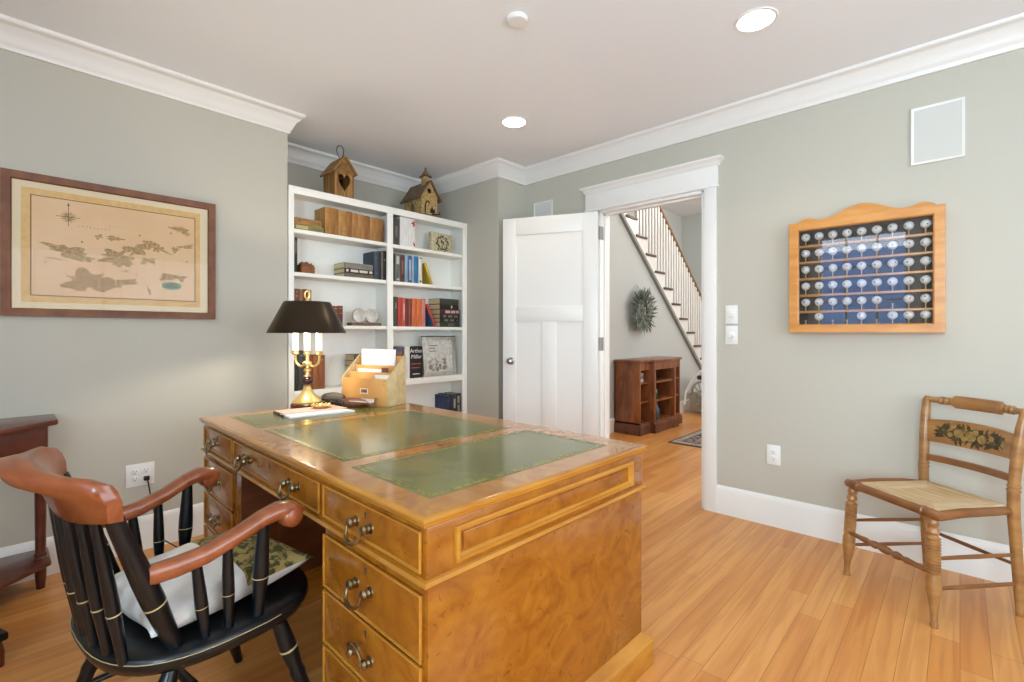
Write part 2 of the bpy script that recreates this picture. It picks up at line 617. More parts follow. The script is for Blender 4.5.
def window(n, axis, pos, o0, o1, z0, z1, nv, nh):
    mb, gl = MB(), MB()
    def bx(q, u0, u1, w0, w1, d0, d1):
        if axis == 0: q.box((pos + d0, u0, w0), (pos + d1, u1, w1))
        else: q.box((u0, pos - d1, w0), (u1, pos - d0, w1))
    t = .05
    bx(mb, o0, o0 + t, z0, z1, .02, .09); bx(mb, o1 - t, o1, z0, z1, .02, .09)
    bx(mb, o0, o1, z0, z0 + t, .02, .09); bx(mb, o0, o1, z1 - t, z1, .02, .09)
    for i in range(1, nv): u = o0 + (o1 - o0) * i / nv; bx(mb, u - .012, u + .012, z0, z1, .04, .07)
    for i in range(1, nh): u = z0 + (z1 - z0) * i / nh; bx(mb, o0, o1, u - .012, u + .012, .04, .07)
    # casing on the room side
    for u0, u1, w0, w1 in ((o0 - .1, o0, z0 - .1, z1 + .12), (o1, o1 + .1, z0 - .1, z1 + .12), (o0, o1, z1, z1 + .12), (o0 - .12, o1 + .12, z0 - .1, z0)):
        bx(mb, u0, u1, w0, w1, -.022, .0)
    f = struct('window_%d' % n, mb, 'white')
    bx(gl, o0 + .04, o1 - .04, z0 + .04, z1 - .04, .053, .057)
    gl.build('pane', 'clear', f)


window(1, 0, XR, -.3, 2.3, .65, 2.25, 4, 2)
window(2, 1, YF, -1.45, -.45, .7, 2.5, 3, 4)
window(3, 1, YF, -.15, 1.25, .8, 2.25, 3, 2)
# clapboard wall of the house next door, seen reflected in the display case glass
mb = MB()
for i in range(22):
    mb.box((-3.4, -3.6, i * .13 - .3), (.0, -3.5 + .02 * (i % 2), i * .13 - .17), mi=0)
mb.box((-3.4, -3.7, -.3), (0, -3.6, 2.55), mi=1)
tag(mb.build('wall_outside', ['siding', 'siding_dark']), kind='structure')

# crown moulding round the whole room, one mitred run
crown = [(0, -.125), (.012, -.125), (.014, -.108), (.022, -.100), (.030, -.078), (.044, -.052), (.060, -.038), (.066, -.026), (.076, -.022), (.084, -.012), (.086, 0), (0, 0)]
loop = [(XR, YD), (XC, YD), (XC, YC), (XA, YC), (XA, YA), (XL, YA), (XL, YF), (XR, YF)]
struct('trim_1', MB().sweep([(x, y, CEIL) for x, y in loop], crown, True), 'white', ang=50)
base = [(0, 0), (.016, 0), (.016, .15), (.012, .166), (.006, .178), (0, .182)]
struct('baseboard_back', MB().sweep([(XR, YD), (-1.171, YD)], base), 'white')
struct('baseboard_left', MB().sweep([(XL, YA), (XL, YF)], base), 'white')
struct('baseboard_chase', MB().sweep([(-2.18, YD), (XC, YD), (XC, YC), (-3.2, YC)], base), 'white')
struct('baseboard_right', MB().sweep([(XR, YF), (XR, YD)], base), 'white')
struct('baseboard_front', MB().sweep([(XL, YF), (XR, YF)], base), 'white')

# door casing: legs, frieze, cap, jamb
cz = MB()
cz.box((DX1 + .006, YD - .02, 0), (-1.171, YD, DH + .008), .002)
cz.box((-2.181, YD - .02, 0), (DX0 - .006, YD, DH + .008), .002)
cz.box((-2.19, YD - .026, DH + .008), (-1.162, YD, 2.275), .002)
cz.box((-2.196, YD - .03, DH + .004), (-1.156, YD, DH + .022), .004)
cz.sweep([(-1.162, YD, 2.275), (-1.162, YD - .026, 2.275), (-2.19, YD - .026, 2.275), (-2.19, YD, 2.275)][::-1], [(0, 0), (-.008, .006), (-.014, .024), (-.034, .038), (-.034, .05), (0, .05)])
cz.box((-2.19, YD - .026, 2.275), (-1.162, YD, 2.325))
# jamb lining with stop
cz.box((DX1 - .016, YD - .004, 0), (DX1 + .006, YD + .13, DH), .001)
cz.box((DX0 - .006, YD - .004, 0), (DX0 + .016, YD + .13, DH), .001)
cz.box((DX0, YD - .004, DH - .016), (DX1, YD + .13, DH + .006), .001)
cz.box((DX0 + .01, YD + .045, 0), (DX0 + .028, YD + .08, DH - .016))
cz.box((DX1 - .028, YD + .045, 0), (DX1 - .01, YD + .08, DH - .016))
cz.box((DX0 + .016, YD + .045, DH - .03), (DX1 - .016, YD + .08, DH - .01))
# casing on the hall side
cz.box((DX1 + .006, YD + .115, 0), (-1.171, YD + .135, 2.2))
cz.box((-2.181, YD + .115, 0), (DX0 - .006, YD + .135, 2.2))
cz.box((-2.181, YD + .115, DH), (-1.171, YD + .135, 2.27))
struct('trim_2', cz, 'white')

# the open door, hinged on the left jamb: three recessed panels
DW, DT = .787, .036
door = bpy.data.objects.new('door_1', None)
COL.objects.link(door)
door['kind'] = 'structure'
door.location = (DX0 + .004, YD - .012, 0)
door.rotation_euler = (0, 0, R(23.5))
mb = MB()
def rail(x0, x1, z0, z1): mb.box((-x1, -DT, z0), (-x0, 0, z1), .0012)
rail(0, .115, .008, 2.12); rail(DW - .115, DW, .008, 2.12)
rail(.115, DW - .115, 1.98, 2.12); rail(.115, DW - .115, 1.268, 1.393); rail(.115, DW - .115, .008, .25)
rail(.335, .452, .25, 1.268)
mb.box((-DW + .1, -DT + .012, .1), (-.1, -.012, 2.05))
mb.build('door_leaf', 'white', door, ang=30)
kb = MB()
for sgn, y0 in ((-1, -DT), (1, 0)):
    T = Matrix.Translation((-DW + .075, y0, .945)) @ Matrix.Rotation(R(90) if sgn < 0 else R(-90), 4, 'X')
    kb.lathe([(.030, 0), (.030, .006), (.012, .010), (.010, .026), (.020, .032), (.027, .045), (.024, .058), (.010, .064), (0, .065)], T=T)
kb.build('door_knob', 'grey_metal', door)
DMI = (Matrix.Translation(door.location) @ Matrix.Rotation(R(23.5), 4, 'Z')).inverted()
for z in (1.96, 1.09, .25):
    MB().box((DX0 + .0155, YD + .002, z - .052), (DX0 + .019, YD + .036, z + .052), T=DMI).tube([(DX0 + .012, YD - .008, z - .052), (DX0 + .012, YD - .008, z + .052)], .0075, T=DMI).build('hinge', 'hinge_metal', door)

# ------------------------------------------------------------------ hall beyond the doorway
HZ = 3.45
HX = -3.02
struct('wall_hall_stair', MB().prism([(YD + .115, 0), (8.38, 0), (4.135, HZ), (YD + .115, HZ)], 0, HX - .1, HX), 'hall_wall')
struct('wall_hall_left', MB().box((-4.12, YD + .115, 0), (-4.0, 9.4, HZ)), 'hall_wall')
struct('wall_hall_end', MB().box((-4.12, 9.2, 0), (1.9, 9.32, HZ)), 'hall_wall')
struct('wall_hall_right', MB().box((1.75, YD + .115, 0), (1.87, 9.3, HZ)), 'hall_wall')
struct('wall_hall_upper', MB().box((-4.0, YD, CEIL + .08), (1.87, YD + .115, HZ)), 'hall_wall')
struct('ceiling_hall', MB().box((-4.12, YD, HZ), (1.9, 9.32, HZ + .08)), 'ceiling')
struct('baseboard_hall', MB().sweep([(HX, 8.2), (HX, YD + .13)], [(0, 0), (.016, 0), (.016, .15), (0, .17)]), 'white')

st = thing('staircase', 'white staircase with brown treads rising along the hall wall beyond the doorway', 'staircase', (HX, 8.3, 0))
RISE, RUN = .2045, .2555
def nose(k): return 5.254 + .28 + RUN * k - 8.3, 2.622 - RISE * k      # local y, z of the front edge of tread k
sk = [(8.38 - 8.3, 0), (4.135 - 8.3, HZ)]
poly = [(.14, 0), (4.135 - 8.3 + .06, HZ - .05)]
ks = list(range(-3, 12))
up = []
for k in ks:
    y, z = nose(k)
    up += [(y - RUN + .03, z - .03), (y - .025 + .03 - .005, z - .03)]
poly = up[:]
y_l, z_l = up[-1]
poly += [(y_l, 0), (.08, 0), (up[0][0], HZ - .809 * (up[0][0] + 8.3 - 4.135) + .0)]
MB().prism(poly, 0, .0, .03).build('stringer', 'white', st)
# strip along the foot of the stringer
a = Vector((.032, .085, .0)); b = Vector((.032, 4.2 - 8.3, 3.39))
d = (b - a).normalized(); nrm = Vector((0, d.z, -d.y))
MB().loft([[p + Vector((x, 0, 0)) + nrm * w for x, w in ((-.03, -.02), (.01, -.02), (.01, .02), (-.03, .02))] for p in (a, b)]).build('skirt_strip', 'skirt_grey', st)
rs = MB()
for k in ks:
    y, z = nose(k)
    MB().box((-.96, y - RUN - .02, z - .03), (.05, y, z), .006).build('tread', 'tread', st)
    rs.box((-.96, y - .05, z - RISE), (-.002, y - .03, z - .03))
rs.build('risers', 'white', st)
MB().prism([(up[0][0], up[0][1] - .3), (up[0][0], min(HZ - .02, up[0][1] + .95)), (up[-1][0], up[-1][1] + .95), (up[-1][0], 0.05)], 0, -.955, -.94).build('far_side_panel', 'white', st)
proto = MB().prism([(-.019, -.019), (.019, -.019), (.019, .019), (-.019, .019)], 2, 0, 1.0).build('baluster', 'white', st)
first = True
for k in ks:
    for j in range(3):
        y, z = nose(k)
        yy = y - .045 - j * RUN / 3
        top = 2.622 + 1.10 - (yy + .0 - (5.254 - 8.3)) * RISE / RUN
        if top > HZ - .01: continue
        o = proto if first else proto.copy()
        if not first:
            COL.objects.link(o); o.parent = st
        first = False
        o.location = (-.04, yy, z)
        o.scale = (1, 1, top - z)
hr = []
for yy in (4.9 - 8.3, 8.35 - 8.3):
    z = 2.622 + 1.125 - (yy - (5.254 - 8.3)) * RISE / RUN
    hr.append((-.04, yy, min(z, HZ - .04) if False else z))
# clip the rail below the hall ceiling
y0 = (2.622 + 1.125 - (HZ - .05)) * RUN / RISE + 5.254 - 8.3
hr[0] = (-.04, y0, HZ - .05)
MB().tube(hr, .032, 10).build('handrail', 'rail', st)
MB().box((-.10, -.02, 0), (.02, .10, 1.35), .006).lathe([(.07, 1.35), (.07, 1.38), (.04, 1.4), (.055, 1.44), (.03, 1.49), (0, 1.5)], (-.04, .04, 0)).build('newel_post', 'white', st)

# wreath on the hall wall
random.seed(3)
wb = MB()
for i in range(430):
    t = random.random() * 2 * PI
    rr = .155 + random.gauss(0, .028)
    c = Vector((.03 + random.random() * .06, rr * math.cos(t), rr * math.sin(t)))
    out = Vector((random.gauss(0, .35) + .15, math.cos(t), math.sin(t))) + Vector((0, -math.sin(t), math.cos(t))) * random.gauss(.35, .5)
    if random.random() < .22: out = -out
    out.normalize()
    sd = out.cross(Vector((1, .2, .1))).normalized()
    L_ = random.uniform(.08, .15); w = random.uniform(.008, .014)
    nn = out.cross(sd) * .004
    p = [c, c + out * L_ * .5 + sd * w, c + out * L_, c + out * L_ * .5 - sd * w]
    wb.add([p[0], p[1] + nn, p[2], p[3] + nn, c + out * L_ * .5 - nn], [(0, 1, 2), (0, 2, 3), (0, 4, 1), (1, 4, 2), (2, 4, 3), (3, 4, 0)], 1 if random.random() < .22 else 0)
wb.tube([(.04, .15 * math.cos(2 * PI * i / 24), .15 * math.sin(2 * PI * i / 24)) for i in range(24)], .022, 8, closed=True)
wo = wb.build('wreath', ['leaf', 'leaf2'], smooth=False, loc=(HX + .04, 5.58, 1.455))
tag(wo, 'round grey green leaf wreath hanging on the hall wall below the stairs', 'wreath')

# low breakfront bookcase in the hall
hb = thing('low_bookcase', 'low reddish brown open bookcase with projecting centre against the hall wall', 'bookcase', (HX + .012, 5.03, 0))
LB, CB, HH, E0, E1, E2, E3 = .33, .385, .86, 0, .26, .82, 1.08
hm = MB()
hm.box((0, E0, .12), (.012, E3, HH - .07))
hm.box((0, E0, .10), (LB, E0 + .025, HH - .029), .002); hm.box((0, E3 - .025, .10), (LB, E3, HH - .029), .002)
hm.box((0, E1 - .02, .10), (CB, E1 + .03, HH - .029), .003); hm.box((0, E2 - .03, .10), (CB, E2 + .02, HH - .029), .003)
hm.box((0, E0, .10), (LB, E3, .135)); hm.box((.002, E1 + .001, .101), (CB - .01, E2 - .001, .1365))
hm.box((.001, E0 + .001, HH - .12), (LB - .001, E3 - .001, HH - .031)); hm.box((.001, E1 - .019, HH - .12), (CB - .001, E2 + .019, HH - .032))
hm.build('carcass', 'hall_mahog', hb)
MB().sweep([(.0, E0 - .02), (LB + .02, E0 - .02), (LB + .02, E1 - .035), (CB + .02, E1 - .035), (CB + .02, E2 + .035), (LB + .02, E2 + .035), (LB + .02, E3 + .02), (0, E3 + .02)][::-1], [(0, .0), (0, .09), (-.008, .11), (-.02, .12), (-.02, 0)][::-1]).box((.02, E0, .05), (LB, E3, .11)).prism([(E1 - .035, 0), (E1 + .1, 0), (E1 + .14, .05), (E2 - .14, .05), (E2 - .1, 0), (E2 + .035, 0), (E2 + .035, .1), (E1 - .035, .1)], 0, CB + .0205, CB + .028).build('plinth', 'hall_dark', hb)
MB().prism([(0, E0 - .02), (LB + .02, E0 - .02), (LB + .02, E1 - .04), (CB + .02, E1 - .04), (CB + .02, E2 + .04), (LB + .02, E2 + .04), (LB + .02, E3 + .02), (0, E3 + .02)], 2, HH - .03, HH, .006).build('top', 'hall_mahog', hb)
for z in (.36, .58):
    MB().box((.012, E0 + .025, z), (LB - .01, E1 - .02, z + .02)).build('shelf', 'hall_mahog', hb)
    MB().box((.012, E1 + .03, z), (CB - .02, E2 - .03, z + .022)).build('shelf', 'hall_mahog', hb)
    MB().box((.012, E2 + .02, z), (LB - .01, E3 - .025, z + .02)).build('shelf', 'hall_mahog', hb)
hx, hy = HX + .012, 5.03
tag(MB().lathe([(.03, 0), (.034, .01), (.034, .1), (.014, .13), (.012, .17), (.016, .175), (0, .176)], n=16).build('bottle', 'green_glass', loc=(hx + .30, hy + .43, .3825)), 'dark green bottle on the middle shelf of the hall bookcase', 'bottle')
jg = MB().lathe([(.05, 0), (.06, .03), (.055, .12), (.03, .17), (.032, .21), (.026, .21), (0, .2)], n=18).tube([(0, .03, .19), (0, .075, .17), (0, .075, .11), (0, .055, .08)], .008, 8)
tag(jg.build('jug', 'grey_jug', loc=(hx + .30, hy + .43, .137)), 'dark grey jug on the bottom shelf of the hall bookcase', 'jug')
for i, (nm, cc) in enumerate((('topmost', 'b9b4a6'), ('middle', '8f8a80'), ('lowest', 'd6d0c2'))):
    z = .60 + (2 - i) * .036
    tag(MB().box((0, 0, 0), (.15, .11, .032), .003, 0).box((.003, .003, .004), (.147, .112, .028), mi=1).build('book', [cloth(cc), 'cream_page'], loc=(hx + .13, hy + .07, z)), 'pale book, %s of three stacked in the hall bookcase' % nm, 'book', 'pale books in the hall bookcase')

# pale-framed wheeled object at the far end of the hall bookcase
wf = thing('wheeled_frame', 'grey object with pale curved arms and a round spoked disc past the hall bookcase', 'equipment', (-2.72, 6.92, 0))
T90 = Matrix.Translation((.0, 0, .30)) @ Matrix.Rotation(R(-20), 4, 'Z')
def ring(r, y): return [(r * math.cos(2 * PI * i / 24), y, r * math.sin(2 * PI * i / 24)) for i in range(24)]
wb = MB().tube(ring(.17, 0), .016, 8, T=T90, closed=True).lathe([(.04, -.02), (.05, 0), (.04, .02)], n=14, T=T90 @ Matrix.Rotation(R(90), 4, 'X'))
for i in range(10):
    a = 2 * PI * i / 10
    wb.tube([(0, 0, 0), (.17 * math.cos(a), 0, .17 * math.sin(a))], .008, 6, T=T90)
wb.build('spoked_disc', 'chrome', wf)
MB().box((-.2, .03, .02), (.3, .3, .30), .03).build('base', 'beige', wf)
for dx in (-.24, .12):
    MB().tube([(dx - .0, -.02, .12), (dx + .02, -.02, .3), (dx + .1, 0, .48), (dx + .22, .02, .62), (dx + .34, .04, .68)], .018, 8).build('arm', 'white', wf)
MB().box((-.06, -.02, .50), (.4, .3, .56), .02).build('seat', 'dark_plastic', wf)

# rug in the hall
rg = MB().box((0, 0, 0), (1.5, 2.2, .008), .003, 0).box((.025, .03, .004), (1.475, 2.17, .0095), mi=1).box((.10, .11, .004), (1.40, 2.09, .0102), mi=0).box((.12, .13, .004), (1.38, 2.07, .0110), mi=2)
tag(rg.build('rug', ['rug_dark', 'rug_cream', 'rug'], loc=(-2.30, 4.93, 0)), 'red and cream patterned rug with a dark border on the hall floor', 'rug')

# hall lamp and room downlights
def downlight(x, y, z, label):
    t = thing('recessed_light', label, 'ceiling light', (x, y, z), group='recessed lights in the ceiling')
    MB().lathe([(.078, -.001), (.078, -.004), (.090, -.005), (.093, -.002), (.093, 0), (.078, 0)], hollow=True).build('trim_ring', 'white', t)
    MB().lathe([(.0, -.001), (.078, -.001), (.078, -.003), (0, -.0035)]).build('lens', 'lens', t)
    return t


downlight(-.69, 2.395, CEIL, 'large round recessed ceiling light nearest the golf ball case')
downlight(-2.235, 2.43, CEIL, 'small round recessed ceiling light above the open door')
for x, y in ((-.69, 2.395), (-2.235, 2.43)):
    l = lamp('downlight_beam', 'SPOT', (x, y, CEIL - .012), (0, 0, 0), 14, .06, (1, .85, .6))
    l.data.spot_size = R(130)
    l.data.spot_blend = .6
lamp('hall_fill_near', 'POINT', (-1.0, 4.3, 3.0), (0, 0, 0), 34, .12, (1, .97, .93))  # added fill for the shaded baluster sides, no fixture hangs here
lamp('hall_lamp_glow', 'POINT', (-1.9, 7.6, HZ - .25), (0, 0, 0), 40, .1, (1, .97, .92))
tag(MB().lathe([(0, 0), (.045, 0), (.05, -.004), (.05, -.012), (.042, -.02), (0, -.022)]).build('smoke_detector', 'plastic', loc=(-1.485, 1.635, CEIL)), 'small round white smoke detector on the ceiling', 'smoke detector')

# ------------------------------------------------------------------ things on the walls
def wall_frame(x0, x1, z0, z1, w, d, prof=None):
    """mitred frame in local x,z, front at y=-d; returns MB"""
    q = MB()
    prof = prof or [(0, 0), (0, -d), (w * .25, -d), (w * .5, -d * .82), (w * .85, -d * .75), (w, -d * .5), (w, 0)]
    c = [(x0, z0), (x1, z0), (x1, z1), (x0, z1)]
    sg = [(1, 1), (-1, 1), (-1, -1), (1, -1)]
    rings = [[(c[i][0] + sg[i][0] * o, y, c[i][1] + sg[i][1] * o) for o, y in prof] for i in range(4)]
    return q.loft(rings, closed=True, caps=False)


# map: local x runs along +y of the wall, local -y faces the room
mp_ = thing('framed_map', 'antique style island chart in a brown wooden frame on the left wall', 'picture', (XL + .004, .025, 1.258), R(90))
MW, MH = .876, .681
wall_frame(0, MW, 0, MH, .038, .026).build('frame', 'frame_wood', mp_)
sh = MB()
sh.box((.03, -.010, .03), (MW - .03, -.004, MH - .03), mi=0)
def patch(poly, y, mi, th=.0004): sh.prism(poly, 1, y - th, y, mi=mi)
def rect(x0, x1, z0, z1, y, mi): patch([(x0, z0), (x1, z0), (x1, z1), (x0, z1)], y, mi)
ix0, ix1, iz0, iz1 = .068, .80, .068, MH - .068
rect(ix0, ix1, iz0, iz1, -.0100, 1)
bx0, bx1, bz0, bz1 = .103, .772, .103, MH - .103
rect(bx0 - .004, bx1 + .004, bz0 - .004, bz1 + .004, -.0104, 2)
rect(bx0, bx1, bz0, bz1, -.0108, 3)
random.seed(11)
ioff = [0]
def island(cx, cz, w, h, rot=0, n=34, mi=4):
    pts = []
    ioff[0] += .00003
    for i in range(n):
        t = 2 * PI * i / n
        r = 1 + .28 * math.sin(3 * t + cx * 50) + .2 * math.sin(7 * t + cz * 80) + random.gauss(0, .09)
        x, z = w / 2 * r * math.cos(t), h / 2 * r * math.sin(t)
        pts.append((cx + x * math.cos(rot) - z * math.sin(rot), cz + x * math.sin(rot) + z * math.cos(rot)))
    patch(pts, -.0112 - ioff[0], mi)
W_, H_ = bx1 - bx0, bz1 - bz0
def rel(u, v): return bx0 + u * W_, bz0 + v * H_
for u, v, w, h, r in ((.19, .47, .20, .055, -.22), (.27, .42, .10, .045, -.3), (.47, .45, .17, .06, .0), (.52, .40, .10, .05, .2), (.60, .56, .17, .05, .35), (.68, .62, .12, .045, .2), (.74, .60, .06, .05, .9), (.90, .84, .13, .035, -.25),
                      (.86, .60, .05, .03, .7), (.94, .65, .10, .02, .2), (.46, .655, .09, .022, 0), (.37, .66, .04, .018, .3), (.30, .155, .24, .10, -.02), (.44, .16, .24, .055, .06), (.54, .19, .12, .022, .08), (.66, .45, .05, .02, .2), (.70, .44, .05, .03, -.4), (.64, .41, .035, .014, 0), (.53, .30, .035, .01, 0), (.12, .38, .10, .006, -.1), (.68, .10, .012, .05, .3), (.80, .56, .07, .01, -.5)):
    x, z = rel(u, v)
    island(x, z, w * W_ * 1.05, h * H_ * 2.1, r)
# compass rose
x, z = rel(.195, .825)
patch([(x + (.034 if i % 2 == 0 else .018) * math.cos(PI * i / 16), z + (.034 if i % 2 == 0 else .018) * math.sin(PI * i / 16)) for i in range(32)], -.0112, 4)
rect(x - .0012, x + .0012, z - .045, z + .062, -.0121, 5)
rect(x - .045, x + .045, z - .0012, z + .0012, -.0122, 5)
patch([(x - .006, z + .056), (x, z + .07), (x + .006, z + .056)], -.0114, 5)
# small rows of lettering-like dashes and the cartouche
for i in range(9):
    u, v = rel(.25 + .022 * i, .735 + .004 * math.sin(i)); rect(u, u + .004, v, v + .007, -.0112, 4)
for i in range(8):
    u, v = rel(.41 + .02 * i, .775); rect(u, u + .003, v, v + .005, -.0112, 4)
for u, v in ((.07, .34), (.27, .58), (.19, .21), (.42, .20), (.60, .27), (.945, .47), (.36, .63), (.83, .79), (.62, .72)):
    u, v = rel(u, v); patch([(u + .004 * math.cos(PI * i / 4), v + .004 * math.sin(PI * i / 4)) for i in range(8)], -.0112, 5)
x, z = rel(.835, .215)
island(x, z + .028, .115, .03, .05); island(x - .04, z + .015, .03, .02, .8); island(x + .045, z + .015, .03, .02, -.8)
patch([(x + .045 * math.cos(PI * i / 12), z - .022 + .022 * math.sin(PI * i / 12)) for i in range(24)], -.0124, 6)
for i in range(5): rect(x - .026 + .011 * i, x - .019 + .011 * i, z - .030, z - .020, -.0128, 5)
for i in range(3): rect(x - .016 + .011 * i, x - .009 + .011 * i, z - .014, z - .007, -.0128, 5)
sh.build('chart', ['mat_board', 'map_border', 'map_line', 'map_paper', 'map_ink', 'map_line', 'map_teal'], mp_, smooth=False)
MB().box((.03, -.0165, .03), (MW - .03, -.0145, MH - .03)).build('glass', 'clear', mp_)

# golf ball display case
GX0, GX1, GZ0, GZ1, GD = -.73, -.052, 1.18, 1.81, .082
gc = thing('golf_ball_case', 'honey oak glazed display case of golf balls with a scalloped top', 'display case', (GX0, YD - .001, GZ0))
GW, GH = GX1 - GX0, GZ1 - GZ0
wall_frame(0, GW, 0, GH, .046, GD, [(0, 0), (0, -GD), (.040, -GD), (.046, -GD + .006), (.046, -GD + .03), (.018, -GD + .03), (.018, 0)]).build('frame', 'oak', gc)
MB().box((.016, -.010, .016), (GW - .016, -.002, GH - .016)).build('backboard', 'black_felt', gc)
cr_ = []
for i in range(61):
    u = i / 60
    a = abs(u - .5) * 2
    if a < .62: z = .018 + .056 * (.5 + .5 * math.cos(PI * a / .62))
    elif a < .84: z = .018 + .016 * (.5 - .5 * math.cos(PI * (a - .62) / .22))
    else: z = .034 - .020 * ((a - .84) / .16) ** 2
    cr_.append((.035 + u * (GW - .07), GH - .004 + z))
MB().prism([(.035, GH - .01)] + cr_ + [(GW - .035, GH - .01)], 1, -.045, -.028, .002).build('scalloped_crest', 'oak', gc)
MB().box((.03, -GD + .014, .03), (GW - .03, -GD + .017, GH - .03)).build('glass', 'case_glass', gc)
rows = [1.68, 1.587, 1.493, 1.398, 1.304, 1.222]
cols = [.075 + i * .066 for i in range(9)]
empty = {(4, 6), (5, 0), (5, 2), (5, 3), (5, 5)}
ordn = ['first', 'second', 'third', 'fourth', 'fifth', 'sixth', 'seventh', 'eighth', 'ninth']
rown = ['top', 'second', 'third', 'fourth', 'fifth', 'bottom']
shv = tee0 = ball0 = None
for r, z in enumerate(rows):
    zz = z - GZ0
    if shv is None: s_ = shv = MB().box((.018, -GD + .024, -.012), (GW - .018, -.008, 0), .001).build('shelf', 'oak', gc)
    else:
        s_ = shv.copy(); COL.objects.link(s_); s_.parent = gc
    s_.location = (0, 0, zz)
    for c, x in enumerate(cols):
        if tee0 is None:
            t_ = tee0 = MB().lathe([(.0026, 0), (.0026, .018), (.0045, .025), (.0075, .0292), (.004, .0282), (0, .027)], n=10).build('tee', 'tee', s_)
        else:
            t_ = tee0.copy(); COL.objects.link(t_); t_.parent = s_
        t_.location = (x, -.036, 0)
        if (r, c) in empty: continue
        if ball0 is None:
            bb = MB().ball((0, 0, 0), .0222, 18)
            bb.lathe([(.0, .0222), (.004, .0220), (.004, .0216), (0, .0216)], n=10, mi=1, T=Matrix.Rotation(R(90), 4, 'X'))
            b_ = ball0 = bb.build('golf_ball', ['ball', 'ball_logo'])
        else:
            b_ = ball0.copy(); COL.objects.link(b_)
        b_.location = (GX0 + x, YD - .037, z + .0495)
        b_.rotation_euler = (R(random.uniform(-25, 25)), R(random.uniform(0, 90)), R(random.uniform(-50, 30)))
        tag(b_, 'white golf ball, %s from left in the %s row of the oak display case' % (ordn[c], rown[r]), 'golf ball', 'golf balls in the display case')

# flush wall speakers
def wall_panel(x0, x1, z0, z1, label):
    t = thing('wall_speaker', label, 'speaker', (x0, YD - .001, z0), group='flush speakers on the door wall')
    w, h = x1 - x0, z1 - z0
    wall_frame(0, w, 0, h, .013, .012).build('rim', 'white', t)
    MB().box((.012, -.008, .012), (w - .012, 0, h - .012)).build('grille', 'speaker', t)
wall_panel(-.186, .018, 2.042, 2.333, 'large flush wall speaker high above the golf ball case')
wall_panel(-2.74, -2.535, 2.02, 2.31, 'smaller looking flush wall speaker behind the top of the open door')

# switches and outlets
def switch_plate(x, z, label):
    t = thing('light_switch', label, 'light switch', (x, YD - .001, z), group='light switches beside the doorway')
    MB().box((-.038, -.006, -.06), (.038, 0, .06), .003).build('cover_plate', 'plastic', t)
    MB().lathe([(.0, .02), (.013, .02), (.015, .012), (.017, .006), (.017, 0)], T=Matrix.Translation((0, -.005, 0)) @ Matrix.Rotation(R(90), 4, 'X'), n=20).build('dimmer_knob', 'plastic', t)
switch_plate(-1.079, 1.296, 'upper white dimmer switch plate beside the doorway')
switch_plate(-1.079, 1.163, 'lower white dimmer switch plate beside the doorway')


def receptacle(parent, x, z):
    q = MB().lathe([(.0165, 0), (.0165, .003), (.015, .004), (0, .004)], T=Matrix.Translation((x, -.005, z)) @ Matrix.Rotation(R(90), 4, 'X'), n=20)
    o = q.build('socket', 'plastic', parent)
    s_ = MB().box((x - .0075, -.0100, z + .001), (x - .0055, -.0085, z + .009)).box((x + .0055, -.0100, z + .001), (x + .0075, -.0085, z + .008)).lathe([(.0024, 0), (.0024, .0012), (0, .0012)], T=Matrix.Translation((x, -.0088, z - .007)) @ Matrix.Rotation(R(90), 4, 'X'), n=10)
    s_.build('slots', 'slot', o)


t = thing('wall_outlet', 'white duplex outlet low on the wall below the golf ball case', 'outlet', (-.833, YD - .001, .434))
MB().box((-.038, -.006, -.06), (.038, 0, .06), .003).build('cover_plate', 'plastic', t)
receptacle(t, 0, .0195); receptacle(t, 0, -.0195)
t = thing('wall_outlet', 'white four socket outlet with a black plug on the left wall', 'outlet', (XL + .001, .547, .41), R(90))
MB().box((-.063, -.006, -.061), (.063, 0, .061), .003).build('cover_plate', 'plastic', t)
for x in (-.024, .024):
    for z in (.0195, -.0195): receptacle(t, x, z)
pg = thing('power_plug', 'black plug and cord hanging from the four socket outlet', 'plug', (XL + .012, .571, .39), R(90))
MB().box((-.012, -.026, -.011), (.012, .0, .011), .004).build('plug_body', 'cord', pg)
MB().tube([(0, -.02, 0), (.004, -.032, -.02), (.012, -.05, -.10), (.03, -.08, -.22), (.06, -.1, -.33), (.12, -.12, -.384), (.3, -.13, -.386), (.6, -.12, -.386)], .0035, 8).build('cord', 'cord', pg)

# ------------------------------------------------------------------ built-in bookcase
BF = -3.25
bk = thing('bookcase', 'tall white two bay bookcase built into the alcove', 'bookcase', (BF, 1.334, 0))
BW = 2.909 - 1.334
BT = 2.158
DV0, DV1 = 2.084 - 1.334, 2.136 - 1.334
SD = .30
cb = MB()
cb.box((-SD, 0, 0), (-.02, .02, BT - .002)); cb.box((-SD, BW - .02, 0), (-.02, BW, BT - .002)); cb.box((-.23, DV0 + .02, 0), (-.02, DV1 - .02, BT - .06))
cb.box((-SD, 0, BT - .03), (-.004, BW, BT - .001)); cb.box((-.22, 0, .0), (-.205, BW, BT - .01))
cb.box((-.2, .02, .10), (-.02, BW - .02, .13))
cb.build('carcass', 'shelf_white', bk)
ff = MB()
ff.box((-.02, 0, 0), (0, .036, BT - .05), .0015); ff.box((-.02, BW - .05, 0), (0, BW, BT - .05), .0015); ff.box((-.02, DV0, .1), (0, DV1, BT - .05), .0015)
ff.box((-.02, 0, BT - .05), (0, BW, BT), .0015); ff.box((-.0195, .036, 0), (-.0005, BW - .05, .12), .0015)
ff.build('face_frame', 'shelf_white', bk)
SH = [1.876, 1.586, 1.230, .785, .43]
SHR = [1.874, 1.584, 1.228, .806, .43]
